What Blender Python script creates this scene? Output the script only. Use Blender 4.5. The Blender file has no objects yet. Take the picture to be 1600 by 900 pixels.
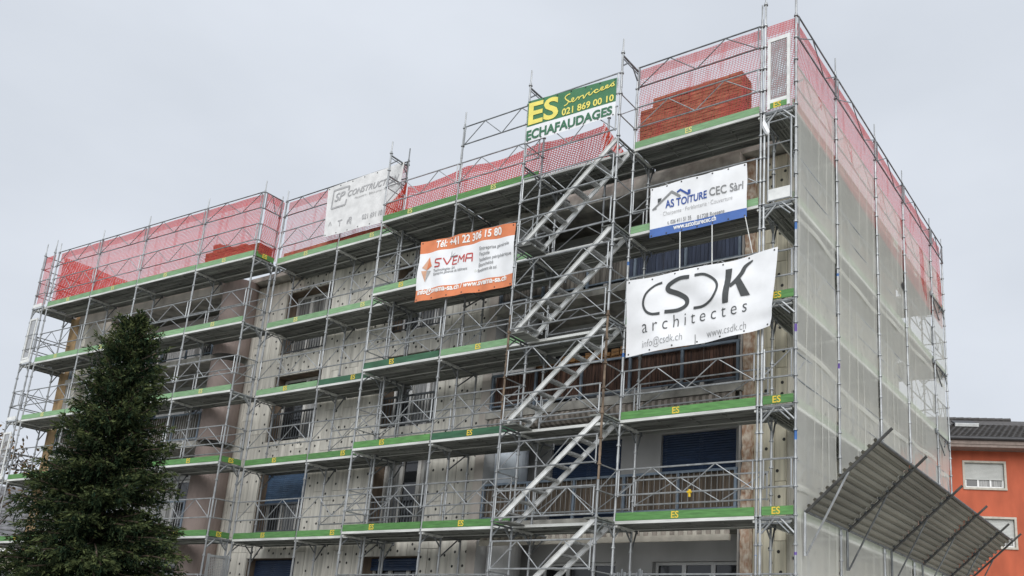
import bpy, bmesh, math, random
import numpy as np
from mathutils import Vector, Matrix
random.seed(7); rng = np.random.default_rng(7)
R = math.radians
scene = bpy.context.scene
C = bpy.context.collection

# ------------------------------------------------------------------ camera
YAW, PITCH, ROLL, FPX, PPX, PPY = -0.58620, 0.26630, 0.05856, 1444.5, 939.83, 639.95
cam_d = bpy.data.cameras.new('camera'); cam = bpy.data.objects.new('camera', cam_d); C.objects.link(cam)
_f = Vector((math.sin(YAW)*math.cos(PITCH), math.cos(YAW)*math.cos(PITCH), math.sin(PITCH)))
_r = Vector((math.cos(YAW), -math.sin(YAW), 0)); _u = _r.cross(_f)
_r2 = _r*math.cos(ROLL) + _u*math.sin(ROLL); _u2 = -_r*math.sin(ROLL) + _u*math.cos(ROLL)
cam.matrix_world = Matrix(((_r2.x, _u2.x, -_f.x, 5.805), (_r2.y, _u2.y, -_f.y, -14.900),
                           (_r2.z, _u2.z, -_f.z, 1.598), (0, 0, 0, 1)))
cam_d.sensor_fit = 'HORIZONTAL'; cam_d.sensor_width = 36; cam_d.lens = FPX/1600*36
cam_d.shift_x = (800-PPX)/1600; cam_d.shift_y = (PPY-450)/1600
cam_d.clip_start = 0.1; cam_d.clip_end = 3000
scene.camera = cam

# ------------------------------------------------------------------ world, sun, exposure
SUN_EL, SUN_AZ = R(38), R(145)          # high, behind the photographer, fully veiled
w = bpy.data.worlds.new('World'); scene.world = w; w.use_nodes = True
nt = w.node_tree; nt.nodes.clear()
def wn(t, **k):
    n = nt.nodes.new(t)
    for a, b in k.items(): setattr(n, a, b)
    return n
out = wn('ShaderNodeOutputWorld'); bg = wn('ShaderNodeBackground')
sky = wn('ShaderNodeTexSky'); sky.sky_type = 'NISHITA'; sky.sun_disc = False
sky.sun_elevation = SUN_EL; sky.sun_rotation = SUN_AZ; sky.dust_density = 4; sky.air_density = 1
gray = wn('ShaderNodeHueSaturation'); gray.inputs['Saturation'].default_value = 0.1
gray.inputs['Value'].default_value = 0.05
tc = wn('ShaderNodeTexCoord'); mp = wn('ShaderNodeMapping'); mp.inputs['Scale'].default_value = (1.2, 1.2, 2.6); mp.inputs['Location'].default_value = (3.7, 1.3, 0.9)
nz = wn('ShaderNodeTexNoise'); nz.inputs['Scale'].default_value = 1.6; nz.inputs['Detail'].default_value = 5
nz.inputs['Roughness'].default_value = 0.5
cr = wn('ShaderNodeValToRGB')
cr.color_ramp.elements[0].position = 0.32; cr.color_ramp.elements[0].color = (0.625, 0.672, 0.745, 1)
cr.color_ramp.elements[1].position = 0.70; cr.color_ramp.elements[1].color = (0.755, 0.803, 0.880, 1)
mx = wn('ShaderNodeMix', data_type='RGBA'); mx.inputs[0].default_value = 0.96
L = nt.links.new
L(tc.outputs['Generated'], mp.inputs['Vector']); L(mp.outputs['Vector'], nz.inputs['Vector'])
L(nz.outputs['Fac'], cr.inputs['Fac']); L(sky.outputs['Color'], gray.inputs['Color'])
L(gray.outputs['Color'], mx.inputs['A']); L(cr.outputs['Color'], mx.inputs['B'])
L(mx.outputs['Result'], bg.inputs['Color']); bg.inputs['Strength'].default_value = 0.54
L(bg.outputs['Background'], out.inputs['Surface'])
sd = bpy.data.lights.new('sun', 'SUN'); sd.energy = 1.5; sd.angle = R(60); sd.color = (1.0, 0.98, 0.95)
so = bpy.data.objects.new('sun', sd); C.objects.link(so); so.location = (10, -40, 60)
_sdir = Vector((math.sin(R(-35))*-1*math.cos(SUN_EL), -math.cos(R(-35))*math.cos(SUN_EL), math.sin(SUN_EL)))
so.rotation_euler = _sdir.to_track_quat('Z', 'Y').to_euler()
vs = scene.view_settings; vs.view_transform = 'Standard'; vs.look = 'None'; vs.gamma = 1; vs.exposure = 0.98
vs.use_curve_mapping = False

# ------------------------------------------------------------------ materials
M = {}
def mat(name, col, rough=0.6, metal=0.0, var=0.15, scale=6.0, stretch=(1, 1, 1), rnd=0.0, bump=0.0, col2=None, spec=0.5, detail=5):
    m = bpy.data.materials.new(name); m.use_nodes = True; n = m.node_tree.nodes; l = m.node_tree.links
    b = n['Principled BSDF']; b.inputs['Roughness'].default_value = rough; b.inputs['Metallic'].default_value = metal
    b.inputs['Specular IOR Level'].default_value = spec
    tc = n.new('ShaderNodeTexCoord'); mp = n.new('ShaderNodeMapping'); mp.inputs['Scale'].default_value = stretch
    nz = n.new('ShaderNodeTexNoise'); nz.inputs['Scale'].default_value = scale; nz.inputs['Detail'].default_value = detail
    oi = n.new('ShaderNodeObjectInfo')
    l.new(tc.outputs['Object'], mp.inputs['Vector'])
    add = n.new('ShaderNodeVectorMath'); add.operation = 'ADD'
    sc = n.new('ShaderNodeVectorMath'); sc.operation = 'SCALE'; sc.inputs['Scale'].default_value = 17.0
    cmb = n.new('ShaderNodeCombineXYZ'); l.new(oi.outputs['Random'], cmb.inputs[0]); l.new(oi.outputs['Random'], cmb.inputs[2])
    l.new(cmb.outputs[0], sc.inputs[0]); l.new(mp.outputs[0], add.inputs[0]); l.new(sc.outputs[0], add.inputs[1])
    l.new(add.outputs[0], nz.inputs['Vector'])
    rp = n.new('ShaderNodeValToRGB')
    c = np.array(col); c2 = np.array(col2) if col2 is not None else c*(1-2.2*var)
    rp.color_ramp.elements[0].position = 0.34; rp.color_ramp.elements[1].position = 0.66
    rp.color_ramp.elements[0].color = (*np.clip(c2, 0, 1), 1)
    rp.color_ramp.elements[1].color = (*np.clip(c*(1+0.5*var), 0, 1), 1)
    l.new(nz.outputs['Fac'], rp.inputs[0]); last = rp.outputs[0]
    if rnd:
        hs = n.new('ShaderNodeHueSaturation'); mr = n.new('ShaderNodeMapRange')
        mr.inputs['To Min'].default_value = 1-rnd; mr.inputs['To Max'].default_value = 1+rnd
        l.new(oi.outputs['Random'], mr.inputs[0]); l.new(mr.outputs[0], hs.inputs['Value'])
        l.new(last, hs.inputs['Color']); last = hs.outputs[0]
    l.new(last, b.inputs['Base Color'])
    if bump:
        bp = n.new('ShaderNodeBump'); bp.inputs['Strength'].default_value = bump; bp.inputs['Distance'].default_value = 0.02
        l.new(nz.outputs['Fac'], bp.inputs['Height']); l.new(bp.outputs[0], b.inputs['Normal'])
    M[name] = m; return m
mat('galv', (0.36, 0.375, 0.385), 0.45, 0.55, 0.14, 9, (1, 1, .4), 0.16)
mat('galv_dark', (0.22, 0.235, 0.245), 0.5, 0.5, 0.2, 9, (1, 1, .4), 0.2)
mat('rust', (0.185, 0.135, 0.095), 0.8, 0.1, 0.3, 14, (1, 1, .4), 0.1)
mat('alu', (0.74, 0.75, 0.74), 0.5, 0.15, 0.12, 5, (1, 1, 1), 0.06)
mat('tread', (0.44, 0.45, 0.45), 0.6, 0.3, 0.2, 12)
mat('deck', (0.27, 0.28, 0.26), 0.6, 0.25, 0.28, 3.5, (.25, 3, 3), 0.22)
mat('deck_edge', (0.72, 0.73, 0.70), 0.5, 0.25, 0.14, 3, (.5, 3, 3), 0.08)
mat('green', (0.090, 0.235, 0.066), 0.55, 0, 0.15, 7, (.5, 5, 5), 0.14, detail=9)
mat('green_glare', (0.205, 0.365, 0.19), 0.6, 0, 0.12, 7, (.5, 5, 5), 0.09, detail=9)  # same green, sky glare on the upper toe boards put into the colour
mat('green_dark', (0.035, 0.120, 0.060), 0.5, 0, 0.15, 4, (.7, 3, 3), 0.05)
mat('toe_dull', (0.34, 0.40, 0.30), 0.7, 0, 0.15, 3)
mat('yellow', (0.72, 0.52, 0.06), 0.6, 0, 0.1)
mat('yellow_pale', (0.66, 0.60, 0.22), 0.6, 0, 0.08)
mat('blue_tape', (0.03, 0.13, 0.38), 0.5, 0, 0.1)
mat('purple_tape', (0.10, 0.05, 0.28), 0.5, 0, 0.1)
mat('white_paint', (0.72, 0.73, 0.72), 0.5, 0, 0.08, 6)
mat('yellow_clamp', (0.75, 0.50, 0.02), 0.5, 0, 0.1)
mat('board', (0.66, 0.635, 0.57), 0.85, 0, 0.13, 3.2, (3, 3, .22), 0.09, 0.08)
mat('board_olive', (0.62, 0.58, 0.455), 0.85, 0, 0.15, 3.2, (3, 3, .22), 0.06, 0.08)
mat('dowel', (0.035, 0.034, 0.032), 0.8, 0, 0.1)
mat('backing', (0.26, 0.24, 0.20), 0.9, 0, 0.2, 3, (2, 2, .6))
mat('concrete', (0.43, 0.415, 0.375), 0.85, 0, 0.22, 3, (1, 1, 1), 0, 0.15)
mat('render_grey', (0.48, 0.48, 0.475), 0.85, 0, 0.10, 1.2, (1, 1, .6), 0, 0.05)
mat('side_wall', (0.60, 0.575, 0.505), 0.85, 0, 0.14, 1.3, (1, 2, .35), 0, 0.1)
mat('patchy', (0.60, 0.53, 0.44), 0.9, 0, 0.1, 8, (1.6, 1.6, .9), 0, 0.4, col2=(0.33, 0.185, 0.115), detail=8)
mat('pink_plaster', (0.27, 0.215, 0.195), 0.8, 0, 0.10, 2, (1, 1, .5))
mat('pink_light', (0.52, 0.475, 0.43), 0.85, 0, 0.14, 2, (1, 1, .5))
mat('reveal', (0.20, 0.15, 0.11), 0.85, 0, 0.2, 4, (1, 1, .4))
mat('ochre', (0.40, 0.27, 0.14), 0.85, 0, 0.2, 3)
mat('frame', (0.60, 0.59, 0.56), 0.5, 0, 0.08)
mat('frame_white', (0.78, 0.78, 0.77), 0.4, 0, 0.05)
mat('curtain', (0.50, 0.50, 0.48), 0.9, 0, 0.15, 6, (3, 3, .2))
mat('room', (0.030, 0.030, 0.032), 0.9, 0, 0.1)
mat('navy', (0.030, 0.055, 0.115), 0.5, 0, 0.12, 3, (1, 1, 3), 0.1)
mat('shutter_blue', (0.060, 0.110, 0.190), 0.5, 0, 0.12, 3, (1, 1, 3), 0.06)
mat('rail_blue', (0.20, 0.25, 0.31), 0.5, 0.2, 0.12, 5)
mat('bar_dark', (0.10, 0.11, 0.12), 0.5, 0.2, 0.15)
mat('bar_mid', (0.26, 0.265, 0.265), 0.5, 0.2, 0.12)
mat('bar_light', (0.52, 0.53, 0.53), 0.5, 0.2, 0.12)
mat('plank_grey', (0.17, 0.155, 0.135), 0.85, 0, 0.3, 5, (3, 3, .3), 0.28)
mat('plank_navy', (0.055, 0.070, 0.115), 0.7, 0, 0.2, 5, (3, 3, .3), 0.2)
mat('reed', (0.115, 0.062, 0.044), 0.85, 0, 0.35, 7, (5, 5, .3), 0.30)
mat('plank_brown', (0.135, 0.105, 0.078), 0.85, 0, 0.25, 4, (3, 3, .3), 0.16)
mat('awning', (0.36, 0.32, 0.28), 0.9, 0, 0.2, 4)
mat('brick', (0.42, 0.235, 0.125), 0.85, 0, 0.25, 6, (1, 1, 1), 0.16, 0.1)
mat('sheet', (0.25, 0.245, 0.205), 0.6, 0.2, 0.12, 1.2, (1, .35, 1), 0.12)
mat('steel_dark', (0.085, 0.085, 0.082), 0.55, 0.4, 0.2, 5)
mat('orange_wall', (0.46, 0.105, 0.050), 0.85, 0, 0.11, 1.1, (1.5, 1.5, .5), detail=8)
mat('roof_tile', (0.075, 0.070, 0.068), 0.75, 0, 0.25, 8, (1, 1, 1), 0.28)
mat('eave', (0.24, 0.19, 0.165), 0.8, 0, 0.1)
mat('gutter', (0.045, 0.045, 0.048), 0.5, 0.3, 0.1)
mat('blind_grey', (0.50, 0.51, 0.49), 0.6, 0, 0.05, 2)
mat('trim', (0.48, 0.45, 0.39), 0.8, 0, 0.08)
mat('bark', (0.085, 0.060, 0.042), 0.9, 0, 0.3, 9, (1, 1, .3), 0, 0.4)
mat('slate', (0.155, 0.155, 0.165), 0.7, 0, 0.2, 3, (1, 1, 2), 0.1)
mat('house_wall', (0.55, 0.50, 0.42), 0.85, 0, 0.08, 1)
mat('gravel', (0.48, 0.465, 0.43), 0.95, 0, 0.15, 30, (1, 1, 1), 0, 0.3)
mat('pale_blue', (0.60, 0.66, 0.73), 0.5, 0, 0.06, 2)
mat('asphalt', (0.060, 0.060, 0.060), 0.9, 0, 0.2, 20, (1, 1, 1), 0, 0.2)
mat('grass', (0.055, 0.085, 0.030), 0.95, 0, 0.3, 3, (1, 1, 1), 0, 0.4)
mat('pvc_white', (0.78, 0.79, 0.81), 0.5, 0, 0.03, 3)
mat('pvc_grey', (0.70, 0.70, 0.70), 0.55, 0, 0.07, 4)
mat('pvc_green', (0.055, 0.185, 0.085), 0.5, 0, 0.06, 4)
mat('pvc_orange', (0.68, 0.215, 0.090), 0.5, 0, 0.06, 4)
mat('pvc_blue', (0.070, 0.150, 0.420), 0.5, 0, 0.06, 4)
mat('ink_dark', (0.055, 0.060, 0.062), 0.6, 0, 0.05)
mat('ink_faded', (0.40, 0.40, 0.41), 0.6, 0, 0.1)
mat('ink_grey', (0.24, 0.245, 0.25), 0.6, 0, 0.1)
mat('ink_pale', (0.42, 0.42, 0.42), 0.6, 0, 0.1)
mat('ink_blue', (0.035, 0.085, 0.320), 0.6, 0, 0.05)
mat('ink_red', (0.48, 0.050, 0.045), 0.6, 0, 0.05)
mat('ink_green', (0.040, 0.150, 0.080), 0.6, 0, 0.05)
mat('ink_white', (0.82, 0.82, 0.80), 0.6, 0, 0.04)
mat('ink_yellow', (0.80, 0.70, 0.16), 0.6, 0, 0.05)
mat('ink_salmon', (0.62, 0.36, 0.24), 0.6, 0, 0.06)
mat('wood_shelf', (0.36, 0.19, 0.075), 0.8, 0, 0.3, 6, (1, 4, 4))

def glass_mat():
    m = bpy.data.materials.new('glass'); m.use_nodes = True; b = m.node_tree.nodes['Principled BSDF']
    b.inputs['Base Color'].default_value = (0.020, 0.022, 0.025, 1); b.inputs['Roughness'].default_value = 0.06
    b.inputs['Specular IOR Level'].default_value = 0.6
    M['glass'] = m
glass_mat()

def net_mat(name, col, cell, hole, band, cover_far=None, soft=0.08, noise=0.25):
    """Woven net: UV in metres; open meshes are transparent; a folded hem (band, UV v counted from the top) is denser."""
    m = bpy.data.materials.new(name); m.use_nodes = True; n = m.node_tree.nodes; l = m.node_tree.links
    n.clear(); o = n.new('ShaderNodeOutputMaterial')
    df = n.new('ShaderNodeBsdfDiffuse'); tl = n.new('ShaderNodeBsdfTranslucent'); tr = n.new('ShaderNodeBsdfTransparent')
    df.inputs[0].default_value = (*col, 1); tl.inputs[0].default_value = (*col, 1)
    a = n.new('ShaderNodeMixShader'); a.inputs[0].default_value = 0.5; l.new(df.outputs[0], a.inputs[1]); l.new(tl.outputs[0], a.inputs[2])
    uv = n.new('ShaderNodeUVMap'); sp = n.new('ShaderNodeSeparateXYZ'); l.new(uv.outputs[0], sp.inputs[0])
    def mth(op, x, y=None, z=None):
        k = n.new('ShaderNodeMath'); k.operation = op
        for i, v in enumerate((x, y, z)):
            if v is None: continue
            if isinstance(v, (int, float)): k.inputs[i].default_value = v
            else: l.new(v, k.inputs[i])
        return k.outputs[0]
    nz = n.new('ShaderNodeTexNoise'); nz.inputs['Scale'].default_value = 1.1; nz.inputs['Detail'].default_value = 4
    l.new(uv.outputs[0], nz.inputs['Vector'])
    if cell:
        wv = n.new('ShaderNodeTexNoise'); wv.inputs['Scale'].default_value = 2.0; l.new(uv.outputs[0], wv.inputs['Vector'])
        du = mth('MULTIPLY', mth('SUBTRACT', wv.outputs['Fac'], 0.5), cell[0]*1.5)
        dv = mth('MULTIPLY', mth('SUBTRACT', nz.outputs['Fac'], 0.5), cell[1]*3.0)
        row = mth('DIVIDE', mth('ADD', sp.outputs[1], dv), cell[1])
        stag = mth('MULTIPLY', mth('FLOOR', row), 0.12)
        fu = mth('FRACT', mth('ADD', mth('DIVIDE', mth('ADD', sp.outputs[0], du), cell[0]), stag)); fv = mth('FRACT', row)
        hu = mth('LESS_THAN', mth('ABSOLUTE', mth('SUBTRACT', fu, 0.5)), hole[0]/2)
        hv = mth('LESS_THAN', mth('ABSOLUTE', mth('SUBTRACT', fv, 0.5)), hole[1]/2)
        op = mth('MULTIPLY', hu, hv)
        fz = n.new('ShaderNodeTexNoise'); fz.inputs['Scale'].default_value = 1.0; fz.inputs['Detail'].default_value = 3
        fm = n.new('ShaderNodeMapping'); fm.inputs['Scale'].default_value = (4.2, 0.9, 1); l.new(uv.outputs[0], fm.inputs[0]); l.new(fm.outputs[0], fz.inputs['Vector'])
        fold = n.new('ShaderNodeMapRange'); fold.interpolation_type = 'SMOOTHSTEP'; fold.inputs['From Min'].default_value = .50; fold.inputs['From Max'].default_value = .68
        fold.inputs['To Min'].default_value = 1.0; fold.inputs['To Max'].default_value = .66; l.new(fz.outputs['Fac'], fold.inputs[0])
        op = mth('MULTIPLY', op, fold.outputs[0])
        if band:
            inb = mth('LESS_THAN', sp.outputs[1], band)
            op = mth('MULTIPLY', op, mth('SUBTRACT', 1.0, mth('MULTIPLY', inb, 0.45)))
        cov = mth('SUBTRACT', 1.0, op)
    else:
        cov = mth('ADD', cover_far - noise/2, mth('MULTIPLY', nz.outputs['Fac'], noise))
    mxs = n.new('ShaderNodeMixShader'); l.new(cov, mxs.inputs[0]); l.new(tr.outputs[0], mxs.inputs[1]); l.new(a.outputs[0], mxs.inputs[2])
    l.new(mxs.outputs[0], o.inputs[0]); M[name] = m
net_mat('red_net', (0.70, 0.115, 0.115), (0.066, 0.044), (0.79, 0.60), 0.24)
net_mat('red_net_pale', (0.66, 0.14, 0.14), (0.066, 0.044), (0.87, 0.74), 0.24)
net_mat('red_net_mid', (0.70, 0.10, 0.095), (0.075, 0.050), (0.74, 0.55), 0.20)
net_mat('red_net_dense', (0.72, 0.085, 0.045), (0.078, 0.054), (0.62, 0.46), 0.0)
net_mat('debris_net', (0.88, 0.88, 0.825), None, None, 0, 0.60, noise=0.22)
net_mat('gate_mesh', (0.40, 0.40, 0.40), (0.050, 0.040), (0.62, 0.52), 0)

# ------------------------------------------------------------------ mesh helpers
class MB:
    def __init__(s): s.v = []; s.f = []; s.m = []; s.uv = {}
    def quad(s, a, b, c, d, m=0):
        i = len(s.v); s.v += [a, b, c, d]; s.f.append((i, i+1, i+2, i+3)); s.m.append(m)
    def tri(s, a, b, c, m=0):
        i = len(s.v); s.v += [a, b, c]; s.f.append((i, i+1, i+2)); s.m.append(m)
    def box(s, x0, x1, y0, y1, z0, z1, m=0):
        i = len(s.v)
        s.v += [(x0,y0,z0),(x1,y0,z0),(x1,y1,z0),(x0,y1,z0),(x0,y0,z1),(x1,y0,z1),(x1,y1,z1),(x0,y1,z1)]
        for f in ((3,2,1,0),(4,5,6,7),(0,1,5,4),(1,2,6,5),(2,3,7,6),(3,0,4,7)):
            s.f.append(tuple(i+k for k in f)); s.m.append(m)
        return s
    def tube(s, p, q, r, n=6, m=0, caps=True, r2=None):
        p = Vector(p); q = Vector(q); d = (q-p)
        if d.length < 1e-6: return s
        d.normalize(); a = d.orthogonal().normalized(); b = d.cross(a); r2 = r if r2 is None else r2
        i = len(s.v)
        for k in range(n):
            t = 2*math.pi*k/n; o = a*math.cos(t) + b*math.sin(t); s.v.append(tuple(p+o*r)); s.v.append(tuple(q+o*r2))
        for k in range(n):
            j = (k+1) % n; s.f.append((i+2*k, i+2*j, i+2*j+1, i+2*k+1)); s.m.append(m)
        if caps:
            s.f.append(tuple(i+2*k for k in reversed(range(n)))); s.m.append(m)
            s.f.append(tuple(i+2*k+1 for k in range(n))); s.m.append(m)
        return s
    def bar(s, p, q, wd, ht, m=0, up=(0,0,1)):
        p = Vector(p); q = Vector(q); d = (q-p).normalized(); sd = d.cross(Vector(up)).normalized(); u = sd.cross(d)
        i = len(s.v)
        for e in (p, q):
            for a, b in ((-1,-1),(1,-1),(1,1),(-1,1)): s.v.append(tuple(e + sd*(a*wd/2) + u*(b*ht/2)))
        for f in ((3,2,1,0),(4,5,6,7),(0,1,5,4),(1,2,6,5),(2,3,7,6),(3,0,4,7)):
            s.f.append(tuple(i+k for k in f)); s.m.append(m)
        return s
    def mesh(s, name, mats, smooth=False):
        me = bpy.data.meshes.new(name); me.from_pydata(s.v, [], s.f)
        for k in mats: me.materials.append(M[k])
        if len(mats) > 1: me.polygons.foreach_set('material_index', s.m)
        if smooth: me.polygons.foreach_set('use_smooth', [True]*len(me.polygons))
        me.update(); return me
def link(name, me, parent=None, loc=(0,0,0), rz=0.0, **props):
    o = bpy.data.objects.new(name, me); C.objects.link(o); o.location = loc; o.rotation_euler = (0, 0, rz)
    if parent: o.parent = parent
    for k, v in props.items(): o[k] = v
    return o
def build(mb, name, mats, parent=None, loc=(0,0,0), rz=0.0, smooth=False, **props):
    return link(name, mb.mesh(name, [mats] if isinstance(mats, str) else mats, smooth), parent, loc, rz, **props)
def thing(name, label, cat, loc=(0,0,0), rz=0.0, group=None):
    o = bpy.data.objects.new(name, None); C.objects.link(o); o.location = loc; o.rotation_euler = (0, 0, rz)
    o.empty_display_size = 0.3; o['label'] = label; o['category'] = cat
    if group: o['group'] = group
    return o
CACHE = {}
def cached(key, fn):
    if key not in CACHE: CACHE[key] = fn()
    return CACHE[key]
def rel(parent, p): return (p[0]-parent.location.x, p[1]-parent.location.y, p[2]-parent.location.z)

# text -> mesh in the XZ plane (x right, z up), flat, facing -Y
def text_bm(txt, size, bold=0.0, shear=0.0, spacing=1.0, width=None, sx=1.0):
    cu = bpy.data.curves.new('lettering', 'FONT'); cu.body = txt; cu.size = size; cu.offset = bold; cu.shear = shear
    cu.space_character = spacing; cu.resolution_u = 4; cu.fill_mode = 'FRONT'
    ob = bpy.data.objects.new('lettering', cu); me = bpy.data.meshes.new_from_object(ob)
    bm = bmesh.new(); bm.from_mesh(me)
    bpy.data.objects.remove(ob); bpy.data.meshes.remove(me); bpy.data.curves.remove(cu)
    if len(bm.verts):
        xs = [v.co.x for v in bm.verts]; x0, x1 = min(xs), max(xs)
        k = sx if width is None else width/(x1-x0)
        for v in bm.verts: v.co = Vector(((v.co.x-x0)*k, 0, v.co.y))
    return bm

# ------------------------------------------------------------------ ground
build(MB().box(-400, 400, -400, 600, -0.5, 0.0), 'ground', 'grass', kind='structure')
build(MB().box(-45, 40, -40, 25, 0.0, 0.004), 'forecourt', 'gravel', kind='structure')  # unseen ground, made pale to bounce light up under the decks

LV = [2.2, 4.2, 6.2, 8.2, 10.2, 12.2]; T = 5
W = 0.646

mat('pane_curtain', (0.34, 0.34, 0.33), 0.10, 0, 0.35, 5, (4, 4, .15), 0.25)
# ------------------------------------------------------------------ the apartment building
FL = [9.86, 7.20, 4.54, 1.88]                 # balcony floors, top storey first
WB = [9.83, 7.17, 4.51, 1.85]; WT = [11.81, 9.15, 6.49, 3.83]
bld = thing('apartment_building', 'apartment block with bare insulation boards and balconies, wrapped in scaffolding', 'building', (-14, 1.66, 0))
def bl(o): return o
def holes(mb, x0, x1, z0, z1, ops, y, dep, m=0, mr=1):
    xs = sorted({x0, x1, *[v for o in ops for v in o[:2]]}); zs = sorted({z0, z1, *[v for o in ops for v in o[2:]]})
    xs = [v for v in xs if x0 <= v <= x1]; zs = [v for v in zs if z0 <= v <= z1]
    for a, b in zip(xs, xs[1:]):
        for c, d in zip(zs, zs[1:]):
            mxx, mz = (a+b)/2, (c+d)/2
            if not any(o[0] < mxx < o[1] and o[2] < mz < o[3] for o in ops):
                mb.quad((a,y,c),(b,y,c),(b,y,d),(a,y,d), m)
    for o in ops:
        a, b, c, d = o; e = y+dep
        mb.quad((a,y,c),(a,y,d),(a,e,d),(a,e,c), mr); mb.quad((b,y,c),(b,e,c),(b,e,d),(b,y,d), mr)
        mb.quad((a,y,d),(b,y,d),(b,e,d),(a,e,d), mr); mb.quad((a,y,c),(a,e,c),(b,e,c),(b,y,c), mr)
CW = (-16.78, -14.72); BW = (-12.15, -10.25)
ops = [(x[0], x[1], WB[k], WT[k]) for x in (CW, BW) for k in range(4)]
mb = MB(); holes(mb, -18.9, -8.42, 0, 12.28, ops, 1.66, 0.40)
P0 = (14, -1.66, 0)     # shift world -> building local
wall = build(mb, 'front_wall', ['backing', 'reveal'], bld, P0)

def board_mesh(wd, ht, var, m):
    def fn():
        mb = MB(); g = 0.005; t = 0.058
        mb.box(g, wd-g, -t, -0.002, g, ht-g)
        r = random.Random(var*31 + int(wd*100) + int(ht*10))
        spots = [(0.26, 0.2), (0.74, 0.72)] if var % 2 else [(0.72, 0.24), (0.3, 0.78)]
        if var % 3 != 1: spots.append((0.5, 0.5))
        for sx, sz in spots:
            cx, cz = wd*sx + r.uniform(-.03, .03), ht*sz + r.uniform(-.06, .06)
            i = len(mb.v); n = 8
            for k in range(n):
                a = 2*math.pi*k/n; mb.v.append((cx+.034*math.cos(a), -t-0.003, cz+.036*math.sin(a)))
            mb.f.append(tuple(i+k for k in range(n))); mb.m.append(1)
        return mb.mesh('insulation_board', [m, 'dowel'])
    return cached(('board', round(wd, 2), round(ht, 2), var, m), fn)
def boards(parent, shift, x0, x1, zints, y, m='board', colw=0.35):
    n = max(1, round((x1-x0)/colw)); wd = (x1-x0)/n
    for c in range(n):
        for (a, b) in zints:
            z = a; first = random.choice((0.4, 0.6, 0.85, 1.15))
            while z < b-0.02:
                h = min(first, b-z); first = 1.15
                if b-(z+h) < 0.16: h = b-z
                h = round(h, 2) if abs(z+h-b) > 0.02 else b-z
                link('insulation_board', board_mesh(wd, h, random.randrange(6), m), parent,
                     (x0+c*wd+shift[0], y+random.uniform(-.005, .005)+shift[1], z+shift[2]))
                z += h
zfull = [(1.3, 12.2)]
def zi():
    e = [1.3]; 
    for k in (3, 2, 1, 0): e += [WB[k], WT[k]]
    e.append(12.2); return [(e[i], e[i+1]) for i in range(0, len(e), 2)]
for (a, b, z) in ((-18.0, CW[0], zfull), (CW[0], CW[1], zi()), (CW[1], BW[0], zfull), (BW[0], BW[1], zi()), (BW[1], -8.62, zfull)):
    boards(wall, (0, 0, 0), a, b, z, 1.658)
# pilaster ending the boarded wall, at the balconies
mb = MB(); mb.box(-8.615, -8.30, 1.50, 2.6, 0, 12.2); build(mb, 'pilaster', 'pink_light', bld, P0)
# right hand pier: boarded face, raw strip, patched concrete column
mb = MB(); mb.box(-1.50, -0.82, 1.66, 2.2, 0, 12.2); pier = build(mb, 'corner_pier', 'backing', bld, P0)
boards(pier, (0, 0, 0), -1.28, -0.82, zfull, 1.658, 'board_olive', 0.23)
mb = MB(); mb.box(-1.495, -1.285, 1.62, 1.655, 0, 12.2); build(mb, 'raw_strip', 'board_olive', bld, P0)
mb = MB()
zs = np.arange(0, 12.3, 0.12); jr = random.Random(4)
pr = [(-1.70+jr.uniform(-.012, .012), -1.50+jr.uniform(-.015, .012), 1.48+jr.uniform(-.02, .02)) for _ in zs]
for i in range(len(zs)-1):
    a, b = pr[i], pr[i+1]; z0, z1 = zs[i], zs[i+1]
    mb.quad((a[0],a[2],z0),(a[1],a[2],z0),(b[1],b[2],z1),(b[0],b[2],z1))
    mb.quad((a[1],a[2],z0),(a[1],2.0,z0),(b[1],2.0,z1),(b[1],b[2],z1))
    mb.quad((a[0],2.0,z0),(a[0],a[2],z0),(b[0],b[2],z1),(b[0],2.0,z1))
build(mb, 'patched_column', 'patchy', bld, P0)
# side wall, rear wall, roof
mb = MB(); mb.box(-1.2, -0.80, 1.665, 9.6, 0, 12.25)
for k in range(9):
    for q in range(11):
        mb.box(-0.80, -0.78-.004*((k*5+q*3) % 4), 1.7+k*0.88, 1.7+k*0.88+0.865, 0.1+q*1.1, 0.1+q*1.1+1.085)
        for dy, dz in ((.2, .3), (.65, .8), (.42, .55)):
            i0 = len(mb.v); cy_, cz_ = 1.7+k*.88+dy+.05*((k+q) % 3-1), .1+q*1.1+dz
            for a_ in range(6): mb.v.append((-.762, cy_+.036*math.cos(a_*1.047), cz_+.036*math.sin(a_*1.047)))
            mb.f.append(tuple(range(i0, i0+6))); mb.m.append(1)
build(mb, 'side_wall', ['side_wall', 'dowel'], bld, P0)
build(MB().box(-26.3, -1.2, 9.3, 9.58, 0, 12.25), 'rear_wall', 'side_wall', bld, P0)
build(MB().box(-26.35, -26.0, 0.55, 9.3, 0, 12.25), 'end_wall', 'side_wall', bld, P0)
mb = MB(); mb.box(-26.5, -0.75, 1.30, 9.7, 12.28, 12.42); mb.box(-8.3, -1.72, 1.20, 1.55, 11.95, 12.275)
build(mb, 'roof_slab', 'concrete', bld, P0)

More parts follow.
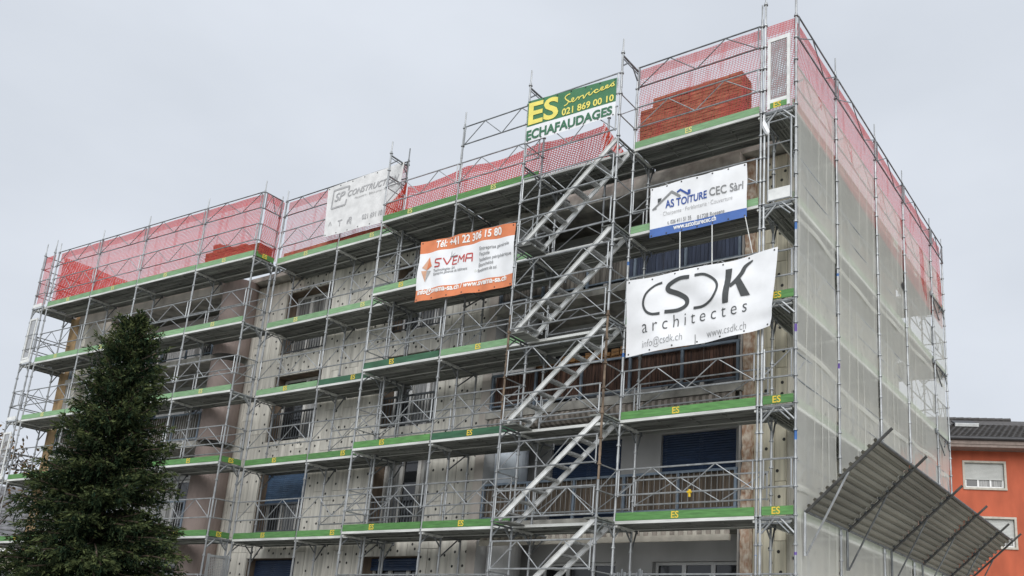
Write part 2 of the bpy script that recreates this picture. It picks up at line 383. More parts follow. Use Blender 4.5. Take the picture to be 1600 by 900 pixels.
def shutter_mesh(wd, ht, m):
    def fn():
        mb = MB(); n = int(ht/0.055); d = ht/n
        for k in range(n):
            z = k*d; mb.quad((0,0,z),(wd,0,z),(wd,-.012,z+d*.5),(0,-.012,z+d*.5)); mb.quad((0,-.012,z+d*.5),(wd,-.012,z+d*.5),(wd,0,z+d*.96),(0,0,z+d*.96))
        mb.box(0, wd, -.02, .01, -.05, 0.0)
        return mb.mesh('shutter', [m])
    return cached(('sh', round(wd,2), round(ht,2), m), fn)
def window(parent, x, y, z, wd, ht, n=2, shut=0.0, shm='shutter_blue', frm='frame', rail=0.0, cur=(), fw=0.07, label=None):
    """A window part: frame mesh; panes, shutter and railing are its sub-parts. Local frame of parent."""
    mb = MB()
    mb.box(0, wd, 0, .07, 0, fw); mb.box(0, wd, 0, .07, ht-fw, ht); mb.box(0, fw, 0.001, .069, fw, ht-fw); mb.box(wd-fw, wd, 0.001, .069, fw, ht-fw)
    for k in range(1, n):
        xx = wd*k/n; mb.box(xx-fw*.8, xx+fw*.8, -.006, .064, fw, ht-fw)
    wnd = build(mb, 'window', frm, parent, (x, y, z))
    if label: wnd['label'] = label
    for k in range(n):
        a = wd*k/n + (fw if k == 0 else fw*.8); b = wd*(k+1)/n - (fw if k == n-1 else fw*.8)
        pm = MB(); pm.quad((a,.045,fw),(b,.045,fw),(b,.045,ht-fw),(a,.045,ht-fw))
        build(pm, 'pane', 'pane_curtain' if k in cur else 'glass', wnd)
    if shut > 0: link('shutter', shutter_mesh(wd-.04, shut, shm), wnd, (.02, -.09, ht-shut))
    if rail > 0:
        rb = MB(); yy = -.30
        rb.box(-.1, wd+.1, yy-.02, yy+.02, rail-.05, rail); rb.box(-.1, wd+.1, yy-.012, yy+.012, .05, .08)
        k = 0.0
        while k < wd: rb.box(k-.009, k+.009, yy-.009, yy+.009, .08, rail-.05); k += 0.11
        build(rb, 'window_railing', ['bar_dark'], wnd)
    return wnd
# French windows of the boarded wall
WP = (14, -1.66, 0)
for k in range(4):
    sh = {2: 1.02, 3: 1.4}.get(k, 0)
    window(bld, CW[0]+.02+14, 1.985-1.66, WB[k]+.02, CW[1]-CW[0]-.04, WT[k]-WB[k]-.04, 3 if k != 1 else 2, sh, 'shutter_blue' if k == 2 else 'navy', 'frame', 0.85, cur=(0, 1) if k == 0 else (1,))
    window(bld, BW[0]+.02+14, 1.985-1.66, WB[k]+.02, BW[1]-BW[0]-.04, WT[k]-WB[k]-.04, 3, {3: 0.25}.get(k, 0), 'navy', 'frame_white' if k < 2 else 'frame', 0.85, cur=((1, 2), (1, 2), (0, 2), ())[k])

# balconies: slab, back wall with window, railing, awning
def plank_mesh(wd, ht, m, v=0):
    def fn():
        r = random.Random(v); a, b = r.uniform(0, .012), r.uniform(0, .012)
        mb = MB(); mb.box(.004, wd-.004, -.012, .006, a, ht-b); return mb.mesh('plank', [m])
    return cached(('pl', round(wd,3), round(ht,2), m, v), fn)
def rod_mesh(ht, m, r=.009):
    return cached(('rod', round(ht,2), m, r), lambda: MB().tube((0,0,0),(0,0,ht),r,5).mesh('bar', [m]))
def balcony(org, rz, width, floor, top, planks, bars, wins, awn=None, depth=1.5, wallm='render_grey', soff='concrete', ends=True):
    """one storey of balconies; wins: list of (x, z_off, w, h, n, shutter_h, shutter_mat, frame_mat)"""
    o = bpy.data.objects.new('balcony', None); C.objects.link(o); o.parent = bld
    o.location = (org[0]+14, org[1]-1.66, floor); o.rotation_euler = (0, 0, rz)
    H = top-floor
    build(MB().box(-.05, width+.05, 0, depth, -.20, 0), 'slab', 'concrete', o)
    mb = MB(); holes(mb, 0, width, 0, H-.2, [(a, a+c, b, b+d) for a, b, c, d, *_ in wins], depth-.02, .22, 0, 0)
    mb.quad((0,0.05,0),(0,0.05,H-.2),(0,depth,H-.2),(0,depth,0)); mb.quad((width,0.05,0),(width,depth,0),(width,depth,H-.2),(width,0.05,H-.2))
    build(mb, 'rear_wall', wallm, o)
    for a, b, c, d, n, sh, shm, fm in wins:
        # panes, shutter joined per window to stay at sub-part depth
        wb = MB(); y = depth+.14; fw = .06
        wb.box(a, a+c, y, y+.05, b, b+fw, 0); wb.box(a, a+c, y, y+.05, b+d-fw, b+d, 0); wb.box(a, a+fw, y+.001, y+.049, b+fw, b+d-fw, 0); wb.box(a+c-fw, a+c, y+.001, y+.049, b+fw, b+d-fw, 0)
        for k in range(1, n): wb.box(a+c*k/n-.05, a+c*k/n+.05, y-.005, y+.044, b+fw, b+d-fw, 0)
        wb.quad((a,y+.03,b),(a+c,y+.03,b),(a+c,y+.03,b+d),(a,y+.03,b+d), 1)
        build(wb, 'window', [fm, 'glass'], o)
        if sh: link('shutter', shutter_mesh(c-.02, sh, shm), o, (a+.01, depth+.06, b+d-sh))
    # railing
    rt = 0.90
    rb = MB(); rb.box(0.02, width-.02, .045, .095, rt-.05, rt); rb.box(0.02, width-.02, .055, .085, .09, .12)
    nposts = max(3, int(width/1.25)); 
    for k in range(nposts+1):
        x = .06 + (width-.12)*k/nposts; rb.box(x-.028, x+.028, .042, .098, 0.0, rt-.052)
    build(rb, 'railing', 'rail_blue', o)
    if planks:
        wd, segs = planks
        x = .1; k = 0
        while x < width-.1:
            m = next(mm for lim, mm in segs if x/width <= lim)
            link('plank', plank_mesh(wd, rt-.16, m, k % 5), o, (x, .13+random.uniform(-.006, .006), .125)); x += wd; k += 1
    if bars:
        x = .1
        while x < width-.1: link('bar', rod_mesh(rt-.17, bars[1], .007), o, (x, .03, .12)); x += bars[0]
    if awn:
        ab = MB(); n = 12; nx = int(width/.075); r = .165; cy, cz = .02, -.385
        for j in range(nx):
            xa, xb = .1+j*(width-.2)/nx, .1+(j+1)*(width-.2)/nx; off = r*.0
            for k in range(n):
                t0, t1 = 2*math.pi*k/n, 2*math.pi*(k+1)/n; s0, s1 = .10*k/n*2, .10*(k+1)/n*2
                ab.quad((xa+s0,cy+r*math.cos(t0),cz+r*math.sin(t0)),(xb+s0,cy+r*math.cos(t0),cz+r*math.sin(t0)),
                        (xb+s1,cy+r*math.cos(t1),cz+r*math.sin(t1)),(xa+s1,cy+r*math.cos(t1),cz+r*math.sin(t1)), j % 2)
        build(ab, 'awning', ['awning', 'awning_stripe'], o)
    return o
mat('awning_stripe', (0.185, 0.160, 0.135), 0.9, 0, 0.2, 4)
RO = (-8.24, 1.34)
RWID = 6.52
nv = ('navy', 'frame_white')
balcony(RO, 0, RWID, FL[0], 12.28, (0.10, ((.56, 'plank_grey'), (1, 'plank_navy'))), None,
        [(.6, .05, 2.2, 1.9, 3, 0, 'navy', 'frame_white'), (3.9, .05, 1.9, 1.9, 2, 1.0, 'navy', 'frame_white')], None, wallm='render_dark' if 'render_dark' in M else 'render_grey')
balcony(RO, 0, RWID, FL[1], FL[0], (0.075, ((1, 'reed'),)), None,
        [(.6, .05, 2.2, 1.95, 3, 0, 'navy', 'frame_white'), (3.9, .05, 1.9, 1.95, 2, 0, 'navy', 'frame')], True)
balcony(RO, 0, RWID, FL[2], FL[1], (0.13, ((1, 'plank_brown'),)), (0.13, 'bar_mid'),
        [(.9, .05, 2.0, 2.05, 2, 1.95, 'navy', 'frame'), (3.95, .05, 1.85, 2.05, 2, 1.95, 'navy', 'frame')], None)
balcony(RO, 0, RWID, FL[3], FL[2], (0.13, ((1, 'plank_brown'),)), (0.13, 'bar_light'),
        [(.8, .05, 2.1, 1.85, 3, 0, 'navy', 'frame_white'), (3.85, .05, 2.1, 1.85, 3, 0, 'navy', 'frame_white')], None)
# fascia with scalloped valance above the lowest balcony, shelf with flower boxes on the second
vb = MB(); vb.box(-8.0, -1.80, 1.20, 1.26, 3.98, 4.10, 0)
for k in range(62): vb.box(-8.0+k*.1, -8.0+k*.1+.092, 1.225, 1.24, 4.10, 4.27-(k % 2)*.03, k % 2)
build(vb, 'valance', ['trim', 'awning'], bld, P0)
sb = MB(); sb.box(-7.9, -3.4, 2.3, 2.5, 8.42, 8.50)
for k in range(18): sb.box(-7.85+k*.245, -7.85+k*.245+.2, 2.25, 2.42, 8.50, 8.60+.06*((k*7) % 3))
build(sb, 'flower_shelf', 'wood_shelf', bld, P0)
# rounded balcony ends
def drum(name, cx, cy, r, z0, z1, m, a0=0, a1=2*math.pi):
    mb = MB(); n = 28
    for k in range(n):
        t0 = a0+(a1-a0)*k/n; t1 = a0+(a1-a0)*(k+1)/n
        p = [(cx+r*math.cos(t), cy+r*math.sin(t)) for t in (t0, t1)]
        mb.quad((*p[0], z0), (*p[1], z0), (*p[1], z1), (*p[0], z1))
    return build(mb, name, m, bld, P0, smooth=True)
for k in range(4):
    top = 12.27 if k == 0 else FL[k-1]-.205
    drum('rounded_end', -7.86, 1.95, .40, FL[k]+.002, top, 'pale_blue' if k == 2 else 'render_grey')
# left hand balconies with the pinkish rounded ends
DA = 0.045
def dpos(x, yoff=0.0):   # point on the left block's front line
    return (x, -0.16 + 0.045*(x+16.14) + yoff)
DO = dpos(-26.35, 1.00); DWID = 7.55
for k in range(4):
    balcony(DO, DA, DWID, FL[k], 12.28 if k == 0 else FL[k-1], None if k != 1 else (0.15, ((.78, 'plank_brown'), (1, 'plank_grey'))), (0.11, 'bar_light') if k < 3 else None,
            [(.7, .05, 2.1, 1.9, 3, .5, 'navy', 'frame_white'), (4.3, .05, 2.3, 1.9, 3, .0, 'navy', 'frame_white')], None, depth=1.7)
    top = 12.27 if k == 0 else FL[k-1]-.205
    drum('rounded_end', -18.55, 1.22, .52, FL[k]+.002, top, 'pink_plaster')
mb = MB(); mb.box(-26.95, -26.36, 0.42, 0.95, 0, 12.2); build(mb, 'end_pier', 'ochre', bld, P0)
mb = MB(); mb.bar((-26.3, .52, 12.08), (-18.9, .86, 12.08), .3, .38); build(mb, 'lintel', 'pink_light', bld, P0)
build(MB().box(-18.7, -18.01, 1.58, 1.64, 0, 12.2), 'return_wall', 'board', bld, P0)

# ------------------------------------------------------------------ scaffold kit (shared meshes)
def standard_mesh(z0, z1, m='galv', spigot=True):
    def fn():
        mb = MB(); ze = z1-.34 if spigot else z1
        mb.tube((0,0,z0),(0,0,ze),.0242,8)
        if spigot: mb.tube((0,0,ze-.02),(0,0,z1),.0165,6)
        z = math.ceil((z0+.05)/.5)*.5 + .2
        while z < ze:
            mb.tube((0,0,z-.011),(0,0,z+.011),.046,8); mb.tube((0,0,z+.011),(0,0,z+.05),.030,8); z += .5
        z = z0 - (z0 % 2.0) + 1.35
        while z < ze:
            if z > z0: mb.tube((0,0,z),(0,0,z+.17),.0285,8)
            z += 2.0
        return mb.mesh('standard', [m])
    return cached(('std', round(z0,2), round(z1,2), m, spigot), fn)
def plank2_mesh(Ln, wd):
    def fn():
        mb = MB(); g = .006
        mb.box(.03, Ln-.03, g, wd-g, -.012, 0)                         # tread sheet
        mb.box(.03, Ln-.03, g, g+.014, -.065, -.0125); mb.box(.03, Ln-.03, wd-g-.014, wd-g, -.065, -.0125)
        n = 3
        for k in range(1, n+1):
            y = g+.014+(wd-.04)*k/(n+1); mb.box(.05, Ln-.05, y-.014, y+.014, -.038, -.0125)
        for k in range(5):
            x = .06+(Ln-.14)*k/4; mb.box(x, x+.025, g+.0145, wd-g-.0145, -.052, -.039)
        return mb.mesh('deck_plank', ['deck'])
    return cached(('plk', round(Ln,2), round(wd,3)), fn)
def edge_mesh(Ln, Wd):
    def fn():
        mb = MB(); mb.box(.025, Ln-.025, -.034, -.004, -.052, 0.004); mb.box(.025, Ln-.025, Wd+.004, Wd+.03, -.07, 0)
        for x in (.0, Ln): mb.bar((x+(.04 if x == 0 else -.04), 0.0, -.085), (x+(.04 if x == 0 else -.04), Wd, -.085), .05, .04)
        return mb.mesh('deck', ['deck_edge'])
    return cached(('edge', round(Ln,2), round(Wd,3)), fn)
def toe_mesh(Ln, m):
    def fn():
        mb = MB(); mb.box(.035, Ln-.035, -.03, -.006, .012, .165); return mb.mesh('toe_board', [m])
    return cached(('toe', round(Ln,2), m), fn)
def letters_mesh(m):
    def fn():
        bm = text_bm('ES', .175, .0035); me = bpy.data.meshes.new('lettering')
        for v in bm.verts: v.co = Vector((v.co.x-.10, v.co.y, v.co.z))
        bm.to_mesh(me); bm.free(); me.materials.append(M[m]); return me
    return cached(('ES', m), fn)
def guard_mesh(Ln, z0=.5, z1=1.0, style=0, m='galv'):
    def fn():
        mb = MB(); a, b = .035, Ln-.035; y = -.035
        for z in (z0, z1): mb.tube((a,y,z),(b,y,z),.0175,6)
        for x in (a+.03, b-.03): mb.tube((x,y,z0-.03),(x,y,z1+.0),.015,6)
        if style == 0:
            ps = [(a+.03,z0),(a+(b-a)*.27,z1),(a+(b-a)*.5,z0),(a+(b-a)*.73,z1),(b-.03,z0)]
        elif style == 1:
            ps = [(a+.03,z0),(a+(b-a)*.36,z1),(a+(b-a)*.66,z0),(b-.03,z1)]
        else: ps = []
        for p, q in zip(ps, ps[1:]): mb.tube((p[0],y+.004,p[1]),(q[0],y+.004,q[1]),.0115,5)
        return mb.mesh('guard_frame', [m])
    return cached(('gf', round(Ln,2), z0, z1, style, m), fn)
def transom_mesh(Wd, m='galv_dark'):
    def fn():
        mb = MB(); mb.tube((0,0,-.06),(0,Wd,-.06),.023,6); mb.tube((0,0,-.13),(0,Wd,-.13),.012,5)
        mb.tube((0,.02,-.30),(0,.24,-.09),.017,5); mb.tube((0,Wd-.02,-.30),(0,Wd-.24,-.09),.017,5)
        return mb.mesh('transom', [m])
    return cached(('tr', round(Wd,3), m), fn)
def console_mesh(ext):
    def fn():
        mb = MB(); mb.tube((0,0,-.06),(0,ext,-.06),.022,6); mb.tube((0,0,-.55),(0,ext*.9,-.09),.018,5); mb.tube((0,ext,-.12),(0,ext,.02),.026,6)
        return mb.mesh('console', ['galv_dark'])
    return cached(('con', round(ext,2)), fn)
SC = {}
def scaffold(key, label, loc, name='scaffold', group='scaffold sections round the block'):
    SC[key] = thing(name, label, 'scaffold', loc, 0, group); return SC[key]
def std(s, x, y, z1, z0=0.0, m='galv', spigot=True):
    return link('standard', standard_mesh(z0, z1, m, spigot), s, rel(s, (x, y, 0)))
def bay(s, A, B, z, ext=0.0, toe='green', text='yellow', tpos=.5, guard=(.5, 1.0, 0), inner=False, trs=(1, 1), gm='galv', deck=True, rails2=False):
    A = Vector(A); B = Vector(B); Ln = (B-A).length; ang = math.atan2(B.y-A.y, B.x-A.x)
    loc = rel(s, (A.x, A.y, z))
    d = None
    if deck:
        d = link('deck', edge_mesh(Ln, W), s, loc, ang)
        for k in range(2): link('deck_plank', plank2_mesh(Ln, W/2), d, (0, k*W/2, 0))
        if ext:
            n = max(1, round(ext/.32))
            for k in range(n): link('deck_plank', plank2_mesh(Ln, ext/n), d, (0, W+.05+k*ext/n, -.004))
    if toe:
        t = link('toe_board', toe_mesh(Ln, toe), s, loc, ang)
        if text: link('lettering', letters_mesh(text), t, (Ln*tpos, -.033, .03))
    if guard: link('guard_frame', guard_mesh(Ln, *guard, gm), s, loc, ang)
    if inner:
        off = Vector((-math.sin(ang), math.cos(ang)))*W
        link('guard_frame', guard_mesh(Ln, .42, .92, 1, 'galv'), s, (loc[0]+off.x, loc[1]+off.y, loc[2]), ang)
    nrm = Vector((-math.sin(ang), math.cos(ang)))
    for e, P in zip(trs, (A, B)):
        if e:
            link('transom', transom_mesh(W), s, rel(s, (P.x, P.y, z)), ang)
            if ext: link('console', console_mesh(ext), s, rel(s, (P.x+nrm.x*W, P.y+nrm.y*W, z)), ang)
def band(s, x, y, z, m='blue_tape', h=.13):
    mb = MB(); mb.tube((0,0,0),(0,0,h),.0262,8,caps=False); build(mb, 'marking_band', m, s, rel(s, (x, y, z)))

# ------------------------------------------------------------------ right hand front scaffold (one long bay and the corner bay)
XR = -3.64; XP = -W
s = scaffold('right', 'front scaffold bay at the near right corner, carrying the large brick stack', (XR, 0, 0))
std(s, XP-.075, 0, 14.72); std(s, XR, 0, 14.26); std(s, XR, W, 12.4); std(s, XP-.075, W, 12.4)
for k, z in enumerate(LV):
    top = k == T
    bay(s, (XR, 0), (XP-.075, 0), z, .20, 'green' if k < 4 else 'green_glare', 'yellow' if k < 5 else 'yellow_pale', (.5, .46, .44, .5, .5, .46)[k],
        (.5, 1.0, 0), inner=(k in (1, 2)))
    if top: link('guard_frame', guard_mesh((XP-.075)-XR, 1.5, 2.0, 0, 'galv_dark'), s, rel(s, (XR, 0, z)))
band(s, XR, 0, 9.47); band(s, XR, 0, 7.48); band(s, XP-.075, 0, 3.4)
cl = MB(); cl.tube((0,-.05,-.06),(0,-.05,.08),.024,6); cl.tube((-.045,-.06,.03),(.045,-.06,.03),.02,6); build(cl, 'clamp', 'yellow_clamp', s, rel(s, (-2.02, 0, 4.66)))

# ------------------------------------------------------------------ side scaffold behind the debris netting
s = scaffold('side', 'side scaffold running back from the near corner behind grey debris netting', (0, 0, 0))
QY = [0, 2.33, 5.17, 7.57, 10.41, 11.80]
tops = [15.1, 14.72, 14.68, 14.64, 14.55, 14.5]
for q, t in zip(QY, tops):
    std(s, 0, q, t); std(s, -W, q, t if q == 0 else 12.4)
for k, z in enumerate(LV):
    for i in range(5):
        bay(s, (-.09, QY[i]), (-.09, QY[i+1]), z, 0, 'toe_dull', None, .5, (.5, 1.0, 0), trs=(1, i == 4))
    if k == T:
        for i in range(5): link('guard_frame', guard_mesh(QY[i+1]-QY[i], 1.5, 2.0, 1, 'galv_dark'), s, rel(s, (0, QY[i], z)), math.pi/2)
for z, m in ((9.54, 'blue_tape'), (7.50, 'purple_tape'), (5.52, 'blue_tape'), (3.40, 'purple_tape')): band(s, 0, 0, z, m, .17)
band(s, 0, 2.33, 9.45); band(s, 0, 2.33, 7.5, 'purple_tape')
# front end of the side scaffold: rails, gates and toe boards between the two corner standards
for k, z in enumerate(LV):
    link('transom', cached('tr_end', lambda: MB().tube((0,0,-.03),(W,0,-.03),.024,6).tube((0.02,0,-.30),(.26,0,-.05),.02,5).tube((W-.02,0,-.30),(W-.26,0,-.05),.02,5).mesh('transom', ['galv'])), s, rel(s, (XP, -.005, z)))
    if k in (0, 1, 2, 3):
        t = link('toe_board', toe_mesh(W, 'green'), s, rel(s, (XP, 0, z)))
        link('lettering', letters_mesh('yellow'), t, (W*.5, -.033, .03))
    if k in (0, 1, 2): link('guard_frame', guard_mesh(W, .5, 1.0, 3), s, rel(s, (XP, 0, z)))
    if k == 2:
        link('guard_frame', cached('gd', lambda: MB().tube((.06,-.04,.55),(W-.06,-.04,1.0),.012,5).tube((.06,-.04,.5),(.06,-.04,1.05),.016,5).mesh('guard_frame', ['galv'])), s, rel(s, (XP, 0, z)))
    if k == 3: link('guard_frame', guard_mesh(W, .45, .95, 3), s, rel(s, (XP, 0, z)))
g = MB()      # ladder type gate with a white kick plate on the fifth lift
for x in (.10, W-.08): g.tube((x,-.04,.0),(x,-.04,1.75),.020,6)
for z in (.02, .68, 1.22, 1.72): g.tube((.10,-.04,z),(W-.08,-.04,z),.015,6)
gate = build(g, 'gate', 'galv', s, rel(s, (XP, 0, LV[4])))
build(MB().box(.11, W-.09, -.052, -.032, .03, .26), 'kick_plate', 'white_paint', gate)
g = MB()      # mesh gate on the top lift
for x in (.10, W-.14): g.box(x-.03, x+.03, -.05, -.01, .02, 1.62)
for z in (.18, 1.58): g.box(.131, W-.171, -.048, -.012, z-.04, z+.04)
gate = build(g, 'gate', 'white_paint', s, rel(s, (XP, 0, LV[5])))
def grid(nu, nv, fn, uvf=None):
    vs, fs, uv = [], [], []
    for j in range(nv+1):
        for i in range(nu+1):
            vs.append(fn(i/nu, j/nv)); uv.append(uvf(i/nu, j/nv) if uvf else (i/nu, j/nv))
    for j in range(nv):
        for i in range(nu):
            a = j*(nu+1)+i; fs.append((a, a+1, a+nu+2, a+nu+1))
    return vs, fs, uv
def grid_obj(name, nu, nv, fn, uvf, m, parent=None, loc=(0,0,0), smooth=True, **props):
    vs, fs, uv = grid(nu, nv, fn, uvf); me = bpy.data.meshes.new(name); me.from_pydata(vs, [], fs)
    ul = me.uv_layers.new(name='UVMap')
    li = np.zeros(len(me.loops), dtype=np.int32); me.loops.foreach_get('vertex_index', li)
    ul.data.foreach_set('uv', np.array(uv, dtype=np.float32)[li].ravel())
    me.materials.append(M[m])
    if smooth: me.polygons.foreach_set('use_smooth', [True]*len(me.polygons))
    return link(name, me, parent, loc, **props)
grid_obj('mesh_panel', 4, 8, lambda u, v: (.13+u*(W-.30), -.03, .22+v*1.32), lambda u, v: (u*.35, 1.3-v*1.3+1), 'gate_mesh', gate)
t = link('toe_board', cached('toe_s', lambda: MB().box(.13, W-.17, -.052, -.035, .02, .137).mesh('toe_board', ['green'])), s, rel(s, (XP, 0, LV[5])))
link('lettering', letters_mesh('yellow'), t, (W*.47, -.055, .018))

# rear scaffold, seen through the netting past the end of the building
s = scaffold('rear', 'rear scaffold glimpsed through the netting past the far end', (-5, 11.8, 0))
for x in (-2.5, -5.0): std(s, x, 11.8, 14.2); std(s, x, 11.8-W, 12.4)
for z in LV[1:]:
    bay(s, (0, 11.8), (-2.5, 11.8), z, .9, 'green_glare', None); bay(s, (-2.5, 11.8), (-5, 11.8), z, .9, 'green_glare', None)

# ------------------------------------------------------------------ stair tower
XS = -6.12
s = scaffold('stairs', 'stair tower with long aluminium flights zigzagging up the middle of the front', (XS, -W, 0), 'stair_tower')
std(s, XS, -W, 14.6, 8.6); std(s, XS, -W, 8.6, 6.3, 'rust', False); std(s, XS, -W, 6.3, 0, 'galv', False)
std(s, XR, -W, 14.55, 8.3); std(s, XR, -W, 8.3, 4.9, 'rust', False); std(s, XR, -W, 4.9, 0, 'galv', False)
std(s, XS, 0, 13.6); std(s, XS, W, 12.3); std(s, -4.78, W, 14.6, 10.2, 'galv_dark')
LS = XR-XS
def flight_mesh():
    mb = MB(); H = 2.0; x0, x1 = .14, LS-.10
    return mb
def stringer_mesh():
    def fn():
        mb = MB(); a = Vector((.12, 0, .03)); b = Vector((LS-.06, 0, 1.97))
        mb.bar(a, b, .012, .095); d = (b-a).normalized(); up = Vector((-d.z, 0, d.x))
        mb.bar(a+up*.046, b+up*.046, .04, .008, up=up); mb.bar(a-up*.046, b-up*.046, .04, .008, up=up)
        return mb.mesh('stringer', ['alu'])
    return cached('stringer', fn)
def tread_mesh():
    def fn():
        mb = MB(); mb.box(-.07, .07, 0, .50, -.010, .010); mb.box(-.07, -.058, 0, .50, -.03, -.0105); mb.box(.058, .07, 0, .50, -.026, -.0105)
        return mb.mesh('tread', ['tread'])
    return cached('tread', fn)
for k in range(5):
    f = bpy.data.objects.new('stair_flight', None); C.objects.link(f); f.parent = s; f.location = rel(s, (XS, -W+.05, LV[k]))
    link('stringer', stringer_mesh(), f, (0, .0, 0)); link('stringer', stringer_mesh(), f, (.04, .54, 0))
    for j in range(8):
        t = (j+.6)/8.4; link('tread', tread_mesh(), f, (.12+(LS-.2)*t, .02, .03+1.94*t))
    lm = cached('landing', lambda: MB().box(0, .34, .02, .58, -.03, .0).mesh('landing', ['deck']))
    link('landing', lm, s, rel(s, (XS+.03, -W, LV[k]))); link('landing', lm, s, rel(s, (XR-.30, -W, LV[k])))
for k, z in enumerate(LV):
    if k: bay(s, (XS, 0), (XR, 0), z, .20, None, None, guard=None, trs=(1, 0))
    for zz, st in ((.03, 0), (1.02, 0)):
        if k == T: zz += .1
        if k == T and zz > .5: continue
        link('guard_frame', guard_mesh(LS, zz+.02, zz+.56, st), s, rel(s, (XS, -W, z)))
    link('transom', transom_mesh(W), s, rel(s, (XS, -W, z))); link('transom', transom_mesh(W), s, rel(s, (XR, -W, z)))
    for x in (XR, XS):
        link('guard_frame', cached('sg', lambda: MB().tube((0,0,.5),(0,W,.5),.014,5).tube((0,0,1.0),(0,W,1.0),.014,5).tube((0,.04,.52),(0,W-.04,.98),.011,5).mesh('guard_frame', ['galv'])), s, rel(s, (x, -W, z)))
    if 0 < k < 5: link('guard_frame', guard_mesh(LS, .35, .85, 1), s, rel(s, (XS, W, z)))
link('transom', transom_mesh(W), s, rel(s, (XR, -W, 14.2))); link('transom', transom_mesh(W), s, rel(s, (XS, -W, 14.2)))
link('guard_frame', guard_mesh(LS, .0, .5, 3), s, rel(s, (XS, -W, 13.2)))

# ------------------------------------------------------------------ middle scaffold (left of the stairs)
XB = [-11.20, -8.66, -6.15]
s = scaffold('middle', 'two bay wide scaffold between the stair tower and the recessed bays', (XB[0], 0, 0))
std(s, XB[0], 0, 14.55); std(s, XB[1], 0, 14.66)
for x in XB[:2]: std(s, x, W, 12.3); std(s, x, 2*W+.02, 12.25)
std(s, XB[0]-.02, W, 14.7, 12.3, 'galv_dark')
for k, z in enumerate(LV):
    for i in (0, 1):
        toe = {2: ('green', 'green_dark'), 3: ('green_dark', 'green_glare'), 4: ('green_glare', 'green_glare'), 5: ('green_glare', 'green_glare')}.get(k, ('green', 'green'))[i]
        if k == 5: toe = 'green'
        bay(s, (XB[i], 0), (XB[i+1], 0), z, .62, toe, 'yellow' if k < 5 else 'yellow_pale', (.40, .47)[i], (.5, 1.0, 0), inner=(k in (1, 2, 3, 4)), trs=(1, i == 1))
link('guard_frame', guard_mesh(XB[2]-XB[1], 1.5, 2.0, 0, 'galv_dark'), s, rel(s, (XB[1], 0, LV[5])))
link('transom', transom_mesh(W), s, rel(s, (XB[0], 0, 14.2))); link('transom', transom_mesh(W), s, rel(s, (XB[0], 0, 13.6)))
for z in LV:
    link('guard_frame', cached('sg2', lambda: MB().tube((0,0,.5),(0,W,.5),.014,5).tube((0,0,1.0),(0,W,1.0),.014,5).tube((0,.04,.52),(0,W-.04,.98),.011,5).mesh('guard_frame', ['galv'])), s, rel(s, (XB[0], 0, z)))

# ------------------------------------------------------------------ recessed scaffold
XC = [-16.05, -13.48, -11.0]; YC = 0.55
s = scaffold('recess', 'set back scaffold over the column of blue shuttered windows', (XC[0], YC, 0))
for x, t in zip(XC, (14.57, 12.75, 12.6)): std(s, x, YC, t); std(s, x, YC+W, 12.2)
std(s, XC[0]-.16, YC-.05, 14.4)
for k, z in enumerate(LV):
    for i in (0, 1):
        toe = 'green' if k < 3 else 'green_glare'
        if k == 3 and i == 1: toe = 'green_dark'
        bay(s, (XC[i], YC), (XC[i+1], YC), z, .30, toe, 'yellow' if k < 4 else 'yellow_pale', (.5, .55)[i], (.5, 1.0, 0), inner=(k in (1, 2, 4) and i == 1), trs=(1, i == 1))
for i in (0, 1): link('guard_frame', guard_mesh(XC[i+1]-XC[i], 1.5, 2.0, i, 'galv_dark'), s, rel(s, (XC[i], YC, LV[5])))

# ------------------------------------------------------------------ left scaffold, slightly turned
XD = [-26.57, -24.06, -21.58, -18.70, -16.14]
s = scaffold('left', 'long left hand scaffold of four bays rising behind the spruce', (XD[-1], -.16, 0))
for i, x in enumerate(XD):
    p = dpos(x); q = dpos(x, W); std(s, p[0], p[1], 14.57); std(s, q[0]-.03, q[1], 12.3)
for k, z in enumerate(LV):
    for i in range(4):
        toe = 'green' if k < 3 else 'green_glare'
        bay(s, dpos(XD[i]), dpos(XD[i+1]), z, .26, toe, 'yellow' if k < 3 else 'yellow_pale', .5, (.5, 1.0, 0), inner=(i > 1 and k in (2, 3, 4)), trs=(1, i == 3))
        if k == T: link('guard_frame', guard_mesh((Vector(dpos(XD[i+1]))-Vector(dpos(XD[i]))).length, 1.5, 2.0, i % 2, 'galv_dark'), s, rel(s, (*dpos(XD[i]), z)), DA)
    # return to the recessed scaffold
    d1 = dpos(XD[4]); LnR = YC-.05-d1[1]
    link('guard_frame', guard_mesh(LnR, .5, 1.0, 3), s, rel(s, (*d1, z)), math.pi/2)
    link('transom', cached('trr', lambda: MB().tube((0,0,-.03),(LnR,0,-.03),.022,6).tube((0.02,0,-.28),(.24,0,-.05),.018,5).tube((LnR-.02,0,-.28),(LnR-.24,0,-.05),.018,5).mesh('transom', ['galv'])), s, rel(s, (*d1, z)), math.pi/2)
    if k < 3 or k == 5:
        t = link('toe_board', toe_mesh(LnR, 'green'), s, rel(s, (*d1, z)), math.pi/2); link('lettering', letters_mesh('yellow'), t, (LnR*.5, -.033, .03))
    if k == T: link('guard_frame', guard_mesh(LnR, 1.5, 2.0, 1, 'galv_dark'), s, rel(s, (*d1, z)), math.pi/2)
g = MB(); g.box(-.03, .03, -.03, .01, 0, 1.5); g.box(.47, .53, -.03, .01, 0, 1.5); g.box(.031, .469, -.028, .008, .02, .08); g.box(.031, .469, -.028, .008, 1.42, 1.48)
gate = build(g, 'gate', 'galv', s, rel(s, (-16.03, -.10, 2.25)), R(80))
grid_obj('mesh_panel', 2, 2, lambda u, v: (.03+u*.44, -.01, .08+v*1.34), lambda u, v: (u*.44, 2+v*1.34), 'gate_mesh', gate)

